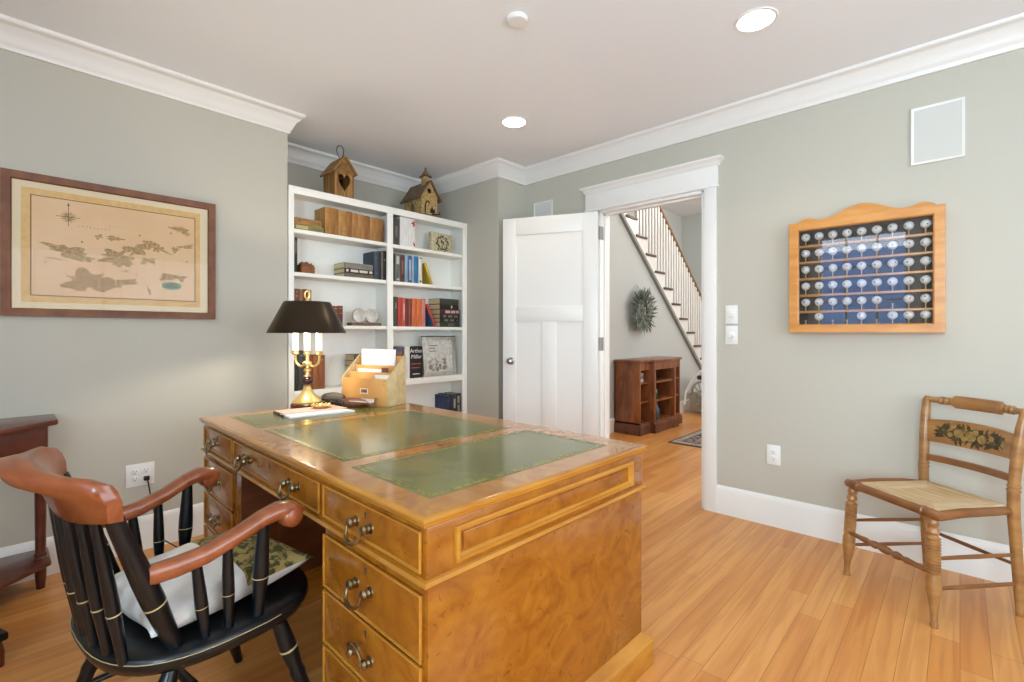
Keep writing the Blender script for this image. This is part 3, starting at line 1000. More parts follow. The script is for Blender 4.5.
for z, zr in zip(SH, SHR):
    th = .05 if z == .785 else .026
    MB().box((-.205, .02, z - th), (-.012, DV0 + .02, z), .001).build('shelf', 'shelf_white', bk)
    MB().box((-.205, DV1 - .02, zr - th), (-.012, BW - .02, zr), .001).build('shelf', 'shelf_white', bk)

# books
def book(label, col, th, h, d, loc, roll=0, group=None, band=None, page='cream_page', yaw=0):
    """local: spine faces +x at x=0, thickness along y, height along z"""
    o = thing('book', label, 'book', loc, yaw, group)
    o.rotation_euler = (roll, 0, yaw)
    c = cloth(col)
    b = min(.003, th * .12)
    q = MB().box((-d, 0, 0), (0, b, h)).box((-d, th - b, 0), (0, th, h))
    k = 5
    pts = [(0, 0)] + [(.004 * math.sin(PI * i / k), th * i / k) for i in range(1, k)] + [(0, th), (-.004, th), (-.004, 0)]
    q.prism(pts, 2, 0, h)
    cv = q.build('cover', c, o)
    MB().box((-d + .003, b, .003), (-.004, th - b, h - .003)).build('pages', page, o)
    if band:
        bm_ = MB()
        for z0, z1 in band[1]: bm_.prism([(x + .0006, y) for x, y in pts[1:-3]] + [(.001, th * .8), (.001, th * .2)], 2, z0 * h, z1 * h) if False else bm_.box((.0, th * .24, z0 * h), (.0048, th * .76, z1 * h))
        bm_.build('spine_label', cloth(band[0]), cv)
    return o


XS = BF - .035     # plane of the spines
SZ = dict(zip('abcde', SH))
SZR = dict(zip('abcde', SHR))
def row(shelf, specs, group, xs=XS):
    for px0, px1, h, col, label, band in specs:
        y0, y1 = ypx(px0, xs), ypx(px1, xs)
        book(label, col, max(.008, y1 - y0 - .0008), h, min(.16, .165), (xs, y0, (SZR if px0 > 390 else SZ)[shelf] + .0005), group=group, band=band)


def stack(shelf, px0, px1, specs, group, xs=XS, dep=.16):
    z = (SZR if px0 > 390 else SZ)[shelf] + .0005
    for th, col, label, band, dx in specs:
        y0, y1 = ypx(px0, xs), ypx(px1, xs)
        book(label, col, th, y1 - y0 - abs(dx), dep, (xs, y1 - max(dx, 0), z + 0), roll=R(90), group=group, band=band)
        z += th + .0006


tan = ['bc8844', 'a8722f', 'bf8c48', 'a26b2c', 'b58040', 'bb8644', 'a06a30', 'b98444', 'a87436', '8f5f2c']
edges = [325, 331, 338.5, 346.5, 352, 358, 364, 370, 375.5, 379.5, 383.2]
hs = [.205, .203, .200, .202, .199, .197, .195, .193, .197, .192]
places = ['leftmost of the row', 'second in the row', 'third in the row', 'fourth in the row', 'fifth in the row', 'sixth in the row', 'seventh in the row', 'eighth in the row', 'ninth in the row', 'rightmost of the row']
row('a', [(edges[i], edges[i + 1], hs[i] - .012, tan[i], 'tan leather book on the top left shelf, ' + places[i], ('9a6a34', ((.2, .215), (.8, .815)))) for i in range(10)], 'tan leather books on the top left shelf')
stack('a', 294.5, 323.5, [(.042, '8f8a55', 'green and cream book at the bottom of the stack beside tan leather books', ('cdbb7c', ((.55, .95),)), .0), (.040, 'a87a40', 'brown book on top of the stack beside tan leather books', ('7c5a30', ((.1, .14), (.8, .84))), .012)], 'books stacked on the top left shelf')
# second shelf, left bay
row('b', [(293.9, 297.4, .235, '2e322c', 'thin dark upright book at the far left above the small wooden box', ('6e7568', ((.55, .9),)))], None)
stack('b', 344.5, 373.4, [(.030, '6d6555', 'grey brown book at the bottom of the stack of three on the second shelf', None, 0), (.034, '2a241c', 'black book with white spine lettering, middle of the stack of three', ('d8d2c2', ((.05, .16), (.22, .5), (.55, .8), (.88, .95))), 0), (.040, '8a8378', 'grey topmost book of the stack of three on the second shelf', None, .006)], 'books stacked on the second left shelf', xs=BF - .03)
row('b', [(374.2, 378.3, .215, '3b4a5a', 'blue grey book standing right of the stack of three', ('5d6d7d', ((.2, .24), (.75, .8)))), (378.4, 381.2, .222, '1d1f24', 'black book standing right of the blue grey book', None), (381.3, 382.8, .22, '7d756a', 'thin grey book second from the shelf divider', None), (382.9, 386.3, .228, '2e2220', 'dark brown book against the shelf divider on the second shelf', ('8a8378', ((.66, .72),)))], 'books standing on the second left shelf')
# third shelf, left bay (behind the lamp)
row('c', [(294.5, 299.2, .245, '7a4426', 'brown book just above the lamp shade, leftmost of four', ('a8794a', ((.78, .82), (.9, .93)))), (299.4, 303.2, .243, '9a6a42', 'light brown book above the lamp shade, second of four', None), (303.4, 307.3, .246, '74402a', 'dark brown book above the lamp shade, third of four', None), (307.5, 311.5, .244, 'b89262', 'tan book above the lamp shade, rightmost of four', None)], 'brown books above the lamp shade')
row('c', [(333.5, 338.0, .14, '8a4a2a', 'red brown book just right of the lamp shade', ('c29a6a', ((.85, .9), (.6, .64)))), (338.2, 342.8, .142, '6e3620', 'dark red brown book right of the lamp shade nearer the glass discs', ('b98a5a', ((.85, .9), (.6, .64))))], 'brown books right of the lamp shade')
# fourth shelf, left bay
row('d', [(295, 298.3, .262, '2e2f2c', 'black book behind the lamp, leftmost of two', ('50504a', ((.8, .86),))), (298.5, 305.5, .27, '3f3d38', 'thick charcoal book behind the lamp stem', ('8a7a5a', ((.86, .9),))), (308.2, 313.0, .235, '8a4c2a', 'russet book behind the lamp stem, leftmost of three', None), (313.2, 318.6, .238, 'a0602f', 'orange brown book behind the lamp, middle of three', None), (318.8, 325.0, .236, '95532c', 'brown book behind the lamp, rightmost of three', ('c08a52', ((.85, .87),)))], 'books behind the lamp')
stack('d', 354, 378, [(.052, 'a58a68', 'tan book lowest of the stack behind the wooden letter box', None, .0), (.044, '8c7455', 'brown book second from bottom of the stack behind the letter box', None, .0), (.046, 'b39a78', 'pale tan book third in the stack behind the letter box', None, .012), (.040, '8a6a4a', 'small brown book fourth in the stack behind the letter box', None, .012), (.046, '6f5236', 'dark brown book topmost of the stack behind the letter box', None, .05)], 'books stacked behind the letter box', dep=.13)
# right bay, top shelf
row('a', [(394.0, 398.8, .215, '4a4440', 'dark grey book at the left end of the top right shelf', ('7d756c', ((.3, .7),)))], None)
wb_ = book('thick white book with two red marks on the top right shelf', 'e9e6e2', ypx(414.8, XS) - ypx(400, XS), .235, .16, (XS, ypx(400, XS), SZR['a'] + .0005))
thk = ypx(414.8, XS) - ypx(400, XS)
MB().prism([(thk * .80, .205), (thk * .98, .222), (thk * .93, .20), (thk * 1.0, .185), (thk * .86, .165), (thk * .88, .19), (thk * .72, .192)], 0, .003, .0056).prism([(thk * .86, .03), (thk * .97, .012), (thk * 1.0, .022), (thk * .9, .045)], 0, .001, .0056).build('red_mark', cloth('c8342e'), wb_)
# right bay, second shelf
row('b', [(395.0, 400.4, .225, '6d706a', 'grey book leftmost on the second right shelf', ('c9c7be', ((.05, .12), (.62, .9)))), (400.6, 404.6, .22, '5a2c2c', 'maroon book beside the grey book on the second right shelf', ('8f5a4a', ((.3, .8),))), (404.8, 408.0, .224, '8fb0c4', 'pale blue book right of the maroon book', None), (408.1, 412.0, .222, '4c5f94', 'dark blue book with white lettering among the blue books', ('b8c4dc', ((.1, .85),))), (412.1, 414.0, .218, 'a9bccb', 'thin pale blue book between two darker blue books', None), (414.1, 418.3, .222, '2d7fae', 'bright blue book rightmost of the blue books', None), (418.5, 422.2, .228, 'e4e0d4', 'white book standing beside the leaning yellow book', ('7a7468', ((.05, .12), (.9, .96))))], 'books on the second right shelf')
yb = book('yellow book leaning at an angle on the second right shelf', 'c9a82e', .024, .185, .15, (XS, ypx(433.0, XS) - .026, SZR['b'] + .001), roll=R(22), band=('e0c84a', ((.05, .95),)))
# right bay, third shelf
row('c', [(394.2, 397.4, .235, '4a4a34', 'dark green book leftmost on the third right shelf', ('8a8458', ((.6, .8),))), (397.8, 402.2, .232, 'c8403c', 'bright red book second on the third right shelf', None), (402.3, 405.4, .23, 'd8604e', 'coral red book third on the third right shelf', ('e8a88a', ((.2, .8),))), (405.6, 408.4, .228, '7a2426', 'dark red book fourth on the third right shelf', None), (408.5, 411.4, .228, '8a4a3a', 'brown book left of the orange books on the third right shelf', None), (411.7, 416.3, .23, 'df7444', 'orange book left one of two orange books', None), (416.5, 421.4, .23, 'e5793f', 'orange book right one of two orange books', None), (421.6, 425.4, .232, 'e08a80', 'pink red book beside the leaning book', ('3a4a8a', ((.97, 1.0),)))], 'books on the third right shelf')
lb_ = book('red book with blue cover leaning beside the stacked dark books', 'cf4038', .022, .205, .15, (XS, ypx(437.0, XS) - .026, SZR['c'] + .001), roll=R(27))
MB().box((-.148, -.0012, .003), (-.002, .0, .202)).build('front_cover', cloth('2f6488'), lb_)
stack('c', 440, 459.5, [(.041, '3c3a30', 'dark book lowest of the six stacked on the third right shelf', ('6a685c', ((.3, .6),)), 0), (.034, '232018', 'black book second from bottom of the six stacked books', ('7d7a6a', ((.1, .16), (.3, .5), (.6, .8))), .0), (.034, '2a1c1c', 'black book third from bottom of the six stacked books', ('857f70', ((.1, .3), (.4, .6), (.7, .85))), .0), (.043, '5a1f22', 'dark red book with white lettering in the six stacked books', ('d8c4bc', ((.05, .2), (.24, .45), (.5, .75))), .0), (.043, '241818', 'black book second from top of the six stacked books', ('e0dcd4', ((.36, .42),)), .014), (.048, '3d443a', 'grey green topmost book of the six stacked books', None, .014)], 'dark books stacked on the third right shelf')
# right bay, fourth shelf
row('d', [(395.2, 403.8, .255, '5a5a66', 'slate grey book just behind the letter box side', ('9a6a4a', ((.75, .86),)))], None)
row('d', [(404.6, 409.8, .262, 'e9e6e0', 'white book between the letter box and the black book', None)], None)
am = book('thick black book with large white lettering and red lines', '1c1a1a', ypx(422.2, XS) - ypx(410.0, XS), .258, .16, (XS, ypx(410.0, XS), SZR['d'] + .0005))
tk = ypx(422.2, XS) - ypx(410.0, XS)
tm = MB()
RT = Matrix.Rotation(R(90), 4, 'Z') @ Matrix.Rotation(R(90), 4, 'X')
for s_, z in (('Arthur', .208), ('Miller', .160)):
    v, f = text_mesh(s_, .046)
    tm.add(v, f, 0, Matrix.Translation((.0050, tk / 2, z)) @ RT)
tm.box((.0, tk * .12, .112), (.0052, tk * .88, .120), mi=1).box((.0, tk * .12, .08), (.0052, tk * .8, .088), mi=1).box((.0, tk * .2, .03), (.0052, tk * .75, .036), mi=0)
tm.build('spine_lettering', [cloth('f0eeea'), cloth('b05a48')], am, smooth=False)
# lowest visible shelf
row('e', [(446.6, 449.4, .198, '2a3f66', 'navy blue book at the left of the low right shelf', ('5a6a8a', ((.75, .8),))), (449.6, 452.6, .205, '28303c', 'black book second from left on the low right shelf', None), (452.8, 456.0, .203, '3a4048', 'charcoal book third from left on the low right shelf', ('b8b4a8', ((.4, .8),))), (456.2, 460.5, .205, '2e3238', 'dark patterned book at the right end of the low shelf', ('a09a90', ((.2, .5), (.6, .9))))], 'books on the low right shelf')

# small wooden box with carved lid
y0, y1 = ypx(301.5, XS), ypx(315, XS)
wbx = thing('wooden_box', 'small reddish wooden box with a carved lid on the second left shelf', 'box', (XS, (y0 + y1) / 2, SZ['b']))
w = (y1 - y0) / 2
MB().box((-.10, -w, 0), (0, w, .052), .003).build('body', cloth('9a5a2e'), wbx)
MB().box((-.096, -w * .9, .0525), (-.004, w * .9, .062), .003).prism([(-w * .85, .062), (-w * .6, .082), (-w * .2, .072), (w * .1, .086), (w * .5, .070), (w * .9, .078), (w * .8, .062)], 0, -.07, -.03, .002).build('lid', cloth('8a5330'), wbx)
# two glass discs on a wooden base
y0, y1 = ypx(352.3, XS), ypx(382.3, XS)
ds = thing('disc_stand', 'pair of round engraved discs on a flat brown base on the third left shelf', 'ornament', (XS - .03, y0, SZ['c']))
L_ = y1 - y0
MB().box((-.05, 0, 0), (.02, L_, .024), .003).build('base', cloth('7d5c3c'), ds)
for u in (.30, .72):
    MB().lathe([(0, 0), (.052, 0), (.055, .004), (.055, .014), (.052, .018), (.047, .016), (0, .016)], T=Matrix.Translation((-.02, L_ * u, .024 + .054)) @ Matrix.Rotation(R(90), 4, 'Y'), n=32).build('disc', 'glass_disc', ds)
# square clock-like tile
y0, y1 = ypx(431, XS - .02), ypx(453, XS - .02)
tl = thing('picture_block', 'square cream block with a dark round picture on the top right shelf', 'ornament', (XS - .02, (y0 + y1) / 2, SZR['a']), R(4))
w = (y1 - y0) / 2
MB().box((-.04, -w, 0), (0, w, .168), .003).build('block', mat('cream_block', 'd3c9a8', .7, c2='b3a67f', scale=(40, 40, 40)), tl)
rr = MB()
random.seed(5)
for i in range(46):
    t_ = 2 * PI * i / 46 + random.uniform(-.05, .05)
    q_ = random.uniform(.72, 1.08)
    rr.ball((.0005, w * .56 * q_ * math.cos(t_), .086 + .054 * q_ * math.sin(t_)), random.uniform(.005, .009), 8, sc=(.15, 1, 1.1))
for i in range(12):
    rr.ball((.0005, random.uniform(-.022, .022), .084 + random.uniform(-.026, .026)), random.uniform(.004, .008), 8, sc=(.15, 1, 1.2))
for i in range(14):
    rr.ball((.0005, w * random.uniform(-.55, .55), random.uniform(.018, .034)), random.uniform(.004, .007), 8, sc=(.15, 1.3, .8))
rr.build('picture', 'stencil', tl)
# silver picture
y0, y1 = ypx(424.3, XS - .01), ypx(457.3, XS - .01)
sp = thing('silver_frame', 'square embossed silver picture frame leaning on the fourth right shelf', 'picture', (XS - .01, (y0 + y1) / 2, SZR['d'] + .003))
sp.rotation_euler = (0, R(-5), 0)
w = (y1 - y0) / 2
hS = .335
MB().box((-.02, -w, 0), (0, w, hS), .004).build('frame', 'silver', sp)
fm = MB().box((-.001, -w + .03, .035), (.002, w - .05, hS - .035), mi=0)
random.seed(8)
for i in range(26):
    fm.ball((.002, random.uniform(-w + .05, w * .3), random.uniform(.05, hS * .45)), random.uniform(.006, .022), 8, mi=1 if i % 2 else 2, sc=(.1, 1, 1))
for i in range(3):
    fm.box((.002, -w + .06, hS * (.62 + .07 * i)), (.0026, -w + .06 + .11 * random.uniform(.6, 1), hS * (.62 + .07 * i) + .008), mi=1)
fm.build('engraving', [mat('engraved_silver', 'e9e7e1', .4, metal=.3, c2='c9c6be', scale=(30, 30, 30), bump=.6), mat('engraved_dark', '8a8680', .5), mat('engraved_pale', 'b5b2aa', .4, metal=.4)], sp)
MB().box((-.021, -w, hS - .001), (.001, w, hS + .008), .002).build('top_edge', cloth('4a4743'), sp)

# ------------------------------------------------------------------ birdhouses on top of the bookcase
TOPZ = BT
bh = thing('birdhouse', 'rustic wooden birdhouse with a heart shaped opening and a wire loop', 'birdhouse', (-3.325, 1.768, TOPZ), R(-2))
w, dp, hw, hp = .074, .19, .205, .308
heart = []
for i in range(40):
    t_ = 2 * PI * i / 40
    heart.append((.0029 * 16 * math.sin(t_) ** 3 * 1.02, .132 + .0046 * (13 * math.cos(t_) - 5 * math.cos(2 * t_) - 2 * math.cos(3 * t_) - math.cos(4 * t_))))
v, f = plate([(-w, 0), (w, 0), (w, hw), (0, hp), (-w, hw)], [heart], .014)
TF = Matrix.Translation((-.007, 0, 0)) @ RT
hb_ = MB().add(v, f, 0, TF)
hb_.box((-dp, -w, 0), (-.014, -w + .012, hw)).box((-dp, w - .012, 0), (-.014, w, hw)).prism([(-w, 0), (w, 0), (w, hw), (0, hp), (-w, hw)], 0, -dp, -dp + .012).box((-dp, -w, 0), (-.01, w, .012))
hb_.build('body', 'birch', bh, smooth=False)
MB().box((-dp + .02, -w + .014, .014), (-dp + .03, w - .014, hw - .01)).build('interior_shade', 'dark', bh)  # dark sheet standing in for the shade behind the heart
rf = MB()
rl = math.hypot(w + .014, (hp - hw) * (w + .014) / w)
an = math.atan2(hp - hw, w)
for sg in (-1, 1):
    T = Matrix.Translation((0, 0, hp + .006)) @ Matrix.Rotation(sg * an, 4, 'X') if sg < 0 else Matrix.Translation((0, 0, hp + .006)) @ Matrix.Rotation(-an, 4, 'X')
    if sg > 0: rf.box((-dp - .02, 0, -.002), (.022, rl, .012), .002, T=T)
    else: rf.box((-dp - .02, -rl, -.002), (.022, 0, .012), .002, T=Matrix.Translation((0, 0, hp + .006)) @ Matrix.Rotation(an, 4, 'X'))
rf.build('roof', 'roof_wood', bh)
MB().tube([(-.07 + .0, .026 * math.sin(2 * PI * i / 20) * (1 - .25 * math.cos(2 * PI * i / 20)), hp + .062 - .048 * math.cos(2 * PI * i / 20)) for i in range(20)], .0032, 8, closed=True).build('wire_loop', 'iron', bh)
tw = MB()
for i in range(7):
    zz = hw - .008 + i * .011
    ww = w * (1 - i / 7.6)
    tw.tube([(.004, -ww, zz), (.004, ww, zz)], .005, 6)
tw.build('gable_slats', 'roof_wood', bh)

ch = thing('birdhouse', 'mottled cream chapel birdhouse with a tin roof and a small steeple', 'birdhouse', (-3.285, 2.515, TOPZ + .0), R(-2))
w, dp, hw, hp = .080, .26, .165, .285
MB().box((-dp - .02, -w - .025, 0), (.03, w + .025, .014), .003).build('base_board', 'rust', ch)
hole = [(.022 * math.cos(2 * PI * i / 20), .205 + .022 * math.sin(2 * PI * i / 20)) for i in range(20)]
v, f = plate([(-w, .0), (w, .0), (w, hw), (0, hp), (-w, hw)], [hole], .012)
cb_ = MB().add(v, f, 0, Matrix.Translation((-.006, 0, .014)) @ RT)
cb_.box((-dp, -w, .014), (-.012, -w + .012, hw + .014)).box((-dp, w - .012, .014), (-.012, w, hw + .014)).prism([(-w, .014), (w, .014), (w, hw + .014), (0, hp + .014), (-w, hw + .014)], 0, -dp, -dp + .012)
cb_.build('body', 'stone_paint', ch, smooth=False)
MB().box((-dp + .02, -w + .014, .02), (-dp + .03, w - .014, hw)).box((-.03, -.03, .18), (-.026, .03, .25)).build('interior_shade', 'dark', ch)  # dark sheets standing in for the shade inside the chapel
rl = math.hypot(w + .03, (hp - hw) * (w + .03) / w)
an = math.atan2(hp - hw, w)
rf = MB()
rf.box((-dp - .02, 0, -.002), (.025, rl, .006), .001, T=Matrix.Translation((0, 0, hp + .018)) @ Matrix.Rotation(-an, 4, 'X'))
rf.box((-dp - .02, -rl, -.002), (.025, 0, .006), .001, T=Matrix.Translation((0, 0, hp + .018)) @ Matrix.Rotation(an, 4, 'X'))
rf.build('roof', 'rust', ch)
MB().box((-.085, -.026, hp - .03), (-.033, .026, hp + .062), .002).build('steeple', 'stone_paint', ch)
MB().loft([[(-.059 + a * r, b * r, hp + z) for a, b in ((-1, -1), (1, -1), (1, 1), (-1, 1))] for r, z in ((.042, .060), (.022, .085), (.006, .125), (.003, .145))]).build('steeple_roof', 'rust', ch, smooth=False)
db = MB()
db.tube([(.004, -.045, .03), (.004, -.045, .10), (.004, -.032, .125), (.004, -.015, .13), (.004, .0, .115)], .005, 6)
db.prism([(.004, .035), (.05, .035), (.05, .075), (.034, .06), (.024, .088), (.01, .06)], 0, .0, .006)
db.tube([(.02, .01, .020), (.034, .06, .022), (.03, .085, .03), (.034, .075, .045)], .005, 6)
db.build('porch_ironwork', 'iron', ch)
MB().prism([(-dp * .62, .035), (-dp * .40, .035), (-dp * .40, .10), (-dp * .51, .125), (-dp * .62, .10)], 1, -w - .004, -w + .002).build('side_window', 'rust', ch)

# ------------------------------------------------------------------ partners desk
X0, X1, Y0, Y1, DZ = -2.625, -.836, .640, 1.606, .78
dk = thing('partners_desk', 'large golden burl wood pedestal desk with green leather top', 'desk', (X0, .662, 0), R(-1.2))
DWd, DDp = X1 - X0, Y1 - Y0
# top slab with moulded edge
edge = [(-.016, 0), (-.006, -.001), (-.001, -.004), (0, -.008), (-.002, -.013), (-.007, -.016), (-.007, -.020), (-.011, -.025), (-.018, -.029), (-.04, -.030), (-.04, -.002), (-.0165, -.002)]
rect_ = [(0, 0), (DWd, 0), (DWd, DDp), (0, DDp)]
tp = MB().box((.04, .04, DZ - .030), (DWd - .04, DDp - .04, DZ - .0005))
tp.box((.0155, .0155, DZ - .01), (DWd - .0155, DDp - .0155, DZ))
top = tp.build('top', 'burl_top', dk)
MB().sweep([(x, y, DZ) for x, y in rect_], [(-o, h) for o, h in edge], True).build('top_moulding', 'burl_edge', top, ang=40)
def inset(x0, x1, y0, y1):
    x0, x1, y0, y1 = x0 - X0, x1 - X0, y0 - Y0, y1 - Y0
    o = MB().box((x0, y0, DZ - .003), (x1, y1, DZ + .0008)).build('leather_inset', 'leather', top)
    q = MB()
    for g, wd in ((.012, .004), (.022, .0015)):
        a0, a1, b0, b1 = x0 + g, x1 - g, y0 + g, y1 - g
        for p in (((a0, b0), (a1, b0 + wd)), ((a0, b1 - wd), (a1, b1)), ((a0, b0), (a0 + wd, b1)), ((a1 - wd, b0), (a1, b1))):
            q.box((p[0][0], p[0][1], DZ), (p[1][0], p[1][1], DZ + .0013))
    q.build('gilt_border', 'gold_tool', top, smooth=False)
inset(-2.535, -2.15, .745, 1.475)
inset(-2.085, -1.40, .745, 1.475)
inset(-1.325, -.935, .730, 1.500)
# frieze (apron), waist moulding, pedestals
BX0, BX1, BY0, BY1 = .020, DWd - .014, .018, DDp - .014
fz = MB().box((BX0, BY0, .638), (BX1, BY1, DZ - .026), .002)
frz = fz.build('frieze', 'burl', dk)
MB().sweep([(x, y, .622) for x, y in [(BX0, BY0), (BX1, BY0), (BX1, BY1), (BX0, BY1)]], [(.0, 0), (-.008, .002), (-.014, .009), (-.008, .016), (0, .018), (.03, .018), (.03, 0)], True).build('waist_moulding', 'burl_edge', frz)
# raised panel on the end of the frieze
def panel_frame(a0, a1, z0, z1, place, k=1):
    """beaded rectangle; place(u, w, out) -> point"""
    q = MB()
    prof = [(0, 0), (0, .009), (.003, .013), (.008, .013), (.011, .006), (.016, .004), (.018, 0)]
    prof = [(o * k, h * k) for o, h in prof]
    c = [(a0, z0), (a1, z0), (a1, z1), (a0, z1)]
    sg = [(1, 1), (-1, 1), (-1, -1), (1, -1)]
    rings = [[place(c[i][0] + sg[i][0] * o, c[i][1] + sg[i][1] * o, h) for o, h in prof] for i in range(4)]
    return q.loft(rings, closed=True, caps=False)
panel_frame(.095, .875, .655, .738, lambda u, w_, h: (BX1 + h, u, w_)).build('bead_moulding', 'burl_edge', frz)
MB().box((BX1 - .001, .12, .676), (BX1 + .003, .85, .717), .002).build('raised_panel', 'burl', frz)
panel_frame(.095, .875, .655, .738, lambda u, w_, h: (BX0 - h, u, w_)).build('bead_moulding', 'burl_edge', frz)
PL1 = -2.142 - X0       # kneehole edges
PR0 = -1.347 - X0
def pedestal(x0, x1):
    p = MB().box((x0, BY0 + .004, .10), (x1, BY1 - .004, .624), .002).build('pedestal', 'burl', dk)
    MB().sweep([(x, y, 0) for x, y in [(x0 - .0, BY0 + .002), (x1, BY0 + .002), (x1, BY1 - .002), (x0, BY1 - .002)]], [(.03, 0), (-.030, 0), (-.030, .085), (-.026, .090), (-.022, .092), (-.018, .10), (-.008, .106), (0, .116), (.03, .116)], True).build('plinth', 'burl_edge', p)
    return p
pedestal(BX0, PL1)
pedestal(PR0, BX1)
MB().box((PL1, .50, .12), (PR0, .52, .64)).build('modesty_panel', 'desk_inner', dk)
MB().box((PL1 - .002, BY0 + .02, .12), (PL1 + .004, .50, .62)).box((PL1, .18, .12), (PL1 + .012, .21, .62)).build('kneehole_lining', 'desk_inner', dk)
MB().box((PR0 - .004, BY0 + .02, .12), (PR0 + .002, .50, .62)).build('kneehole_lining', 'desk_inner', dk)
# drawers
def drawer(x0, x1, z0, z1, handles):
    x0 -= X0; x1 -= X0
    y = BY0
    d_ = MB().box((x0 + .003, y - .006, z0 + .003), (x1 - .003, y + .01, z1 - .003), .002).build('drawer', 'burl', dk)
    q = panel_frame(x0 + .000, x1 - .000, z0 + .000, z1 - .000, lambda u, w_, h: (u, y - .004 - h, w_), .45)
    q.build('cock_bead', 'burl_edge', d_)
    for hx, hz, s_, up_ in handles:
        hx -= X0
        b = MB()
        for dx in (-s_, s_):
            T = Matrix.Translation((hx + dx, y - .006, hz)) @ Matrix.Rotation(R(90), 4, 'X')
            b.lathe([(.014, 0), (.0135, .003), (.008, .005), (.006, .010), (.011, .013), (.013, .019), (.010, .025), (.004, .028), (0, .0285)], n=14, T=T)
        pts = []
        for i in range(13):
            t_ = PI * i / 12
            wob = s_ * math.cos(t_) * (1 + .10 * math.sin(t_) ** 2)
            dz = -math.sin(t_) ** .7 * .036
            pts.append((hx - wob, y - .028 - (.004 + .012 * abs(math.sin(t_)) if not up_ else .006), hz + (dz if not up_ else -dz)))
        b.tube(pts, [.0036 + .0018 * math.sin(PI * i / 12) for i in range(13)], 8)
        b.build('handle', 'old_brass', d_)
    if x1 - x0 > .3 and z1 - z0 < .2:
        MB().lathe([(.0045, 0), (.0045, .0015), (0, .0015)], n=10, T=Matrix.Translation(((x0 + x1) / 2, y - .0065, z1 - .022)) @ Matrix.Rotation(R(90), 4, 'X')).box(((x0 + x1) / 2 - .002, y - .0078, z1 - .034), ((x0 + x1) / 2 + .002, y - .0065, z1 - .022)).build('keyhole', 'slot', d_)
ph = .035
drawer(-2.580, -2.170, .652, .744, [(-2.395, .698, ph, 0)])
drawer(-2.150, -1.365, .652, .744, [(-2.0, .696, ph, 0), (-1.55, .698, ph, 0)])
drawer(-1.339, -.863, .652, .744, [(-1.112, .692, ph, 0)])
for x0, x1, hx in ((-2.577, -2.165, -2.375), (-1.337, -.862, -1.112)):
    drawer(x0, x1, .455, .604, [(hx, .533, ph, 0)])
    drawer(x0, x1, .296, .446, [(hx, .360, ph, 1)])
    drawer(x0, x1, .135, .287, [(hx, .215, ph, 0)])

# ------------------------------------------------------------------ things on the desk
# table lamp
lx, ly = -2.576, 1.155
lp = thing('table_lamp', 'brass three candle table lamp with a dark metal shade on the desk', 'lamp', (lx, ly, DZ))
MB().lathe([(0, 0), (.080, 0), (.083, .006), (.083, .016), (.078, .022), (.074, .024), (0, .024)]).build('foot', cloth('5a2e22', .25), lp)
MB().lathe([(.074, .024), (.076, .030), (.068, .042), (.052, .056), (.034, .074), (.024, .094), (.018, .108), (.020, .114), (.012, .120), (0, .121)]).build('base', 'brass', lp)
MB().ball((0, 0, .142), .030, 18, sc=(1, 1, .78)).build('dark_knop', cloth('3a1c20', .2), lp)
MB().lathe([(.012, .160), (.020, .166), (.012, .174), (.010, .186), (.018, .194), (.018, .202), (.009, .210), (.008, .222), (.024, .230), (.024, .240), (.010, .25), (.009, .27), (.014, .275), (.014, .28), (0, .281)]).build('stem', 'brass', lp)
MB().lathe([(.006, .28), (.006, .565), (.003, .57)], n=10).build('rod', 'brass', lp)
la = R(24)
for dx in (-.079, 0, .079):
    ox, oy = dx * math.cos(la), dx * math.sin(la)
    if dx:
        pts = [(0, .232)] + [(abs(dx) * (.25 + .55 * t_), .226 - .010 * math.sin(PI * t_)) for t_ in (.2, .5, .8)] + [(abs(dx) * .93, .235), (abs(dx), .255), (abs(dx), .280)]
        MB().tube([(p[0] * math.copysign(1, dx) * math.cos(la), p[0] * math.copysign(1, dx) * math.sin(la), p[1]) for p in pts], .0065, 8).build('arm', 'brass', lp)
    zc = .278
    MB().lathe([(.007, zc), (.018, zc + .004), (.020, zc + .010), (.017, zc + .014), (.020, zc + .024), (.013, zc + .024), (0, zc + .02)], (ox, oy, 0), 16).build('candle_cup', 'brass', lp)
    MB().lathe([(.0158, zc + .018), (.0158, zc + .165), (.010, zc + .17), (0, zc + .17)], (ox, oy, 0), 16).build('candle_sleeve', 'candle', lp)
    MB().ball((ox, oy, zc + .205), .019, 12, sc=(1, 1, 1.7)).build('bulb', 'bulb', lp)
sd_ = MB().lathe([(.196, .400), (.197, .397), (.1985, .400), (.1185, .562), (.116, .564), (.1155, .562), (.195, .4005)], n=48, hollow=True)
shade = sd_.build('shade', 'shade', lp)
q = MB()
for i in range(3):
    a = la + 2 * PI * i / 3
    q.tube([(0, 0, .558), (.116 * math.cos(a), .116 * math.sin(a), .558)], .0025, 6)
q.build('shade_spider', 'brass', shade)
MB().lathe([(.005, .565), (.012, .569), (.006, .575), (.006, .580), (.004, .586)], n=12).tube([(.016 * math.cos(la) * math.sin(2 * PI * i / 18), .016 * math.sin(la) * math.sin(2 * PI * i / 18), .604 - .020 * math.cos(2 * PI * i / 18)) for i in range(18)], .0042, 8, closed=True).build('finial', 'brass', lp)
lamp('table_lamp_glow', 'POINT', (lx + .045 * math.sin(la), ly - .045 * math.cos(la), DZ + .462), (0, 0, 0), 10, .02, (1, .88, .68))

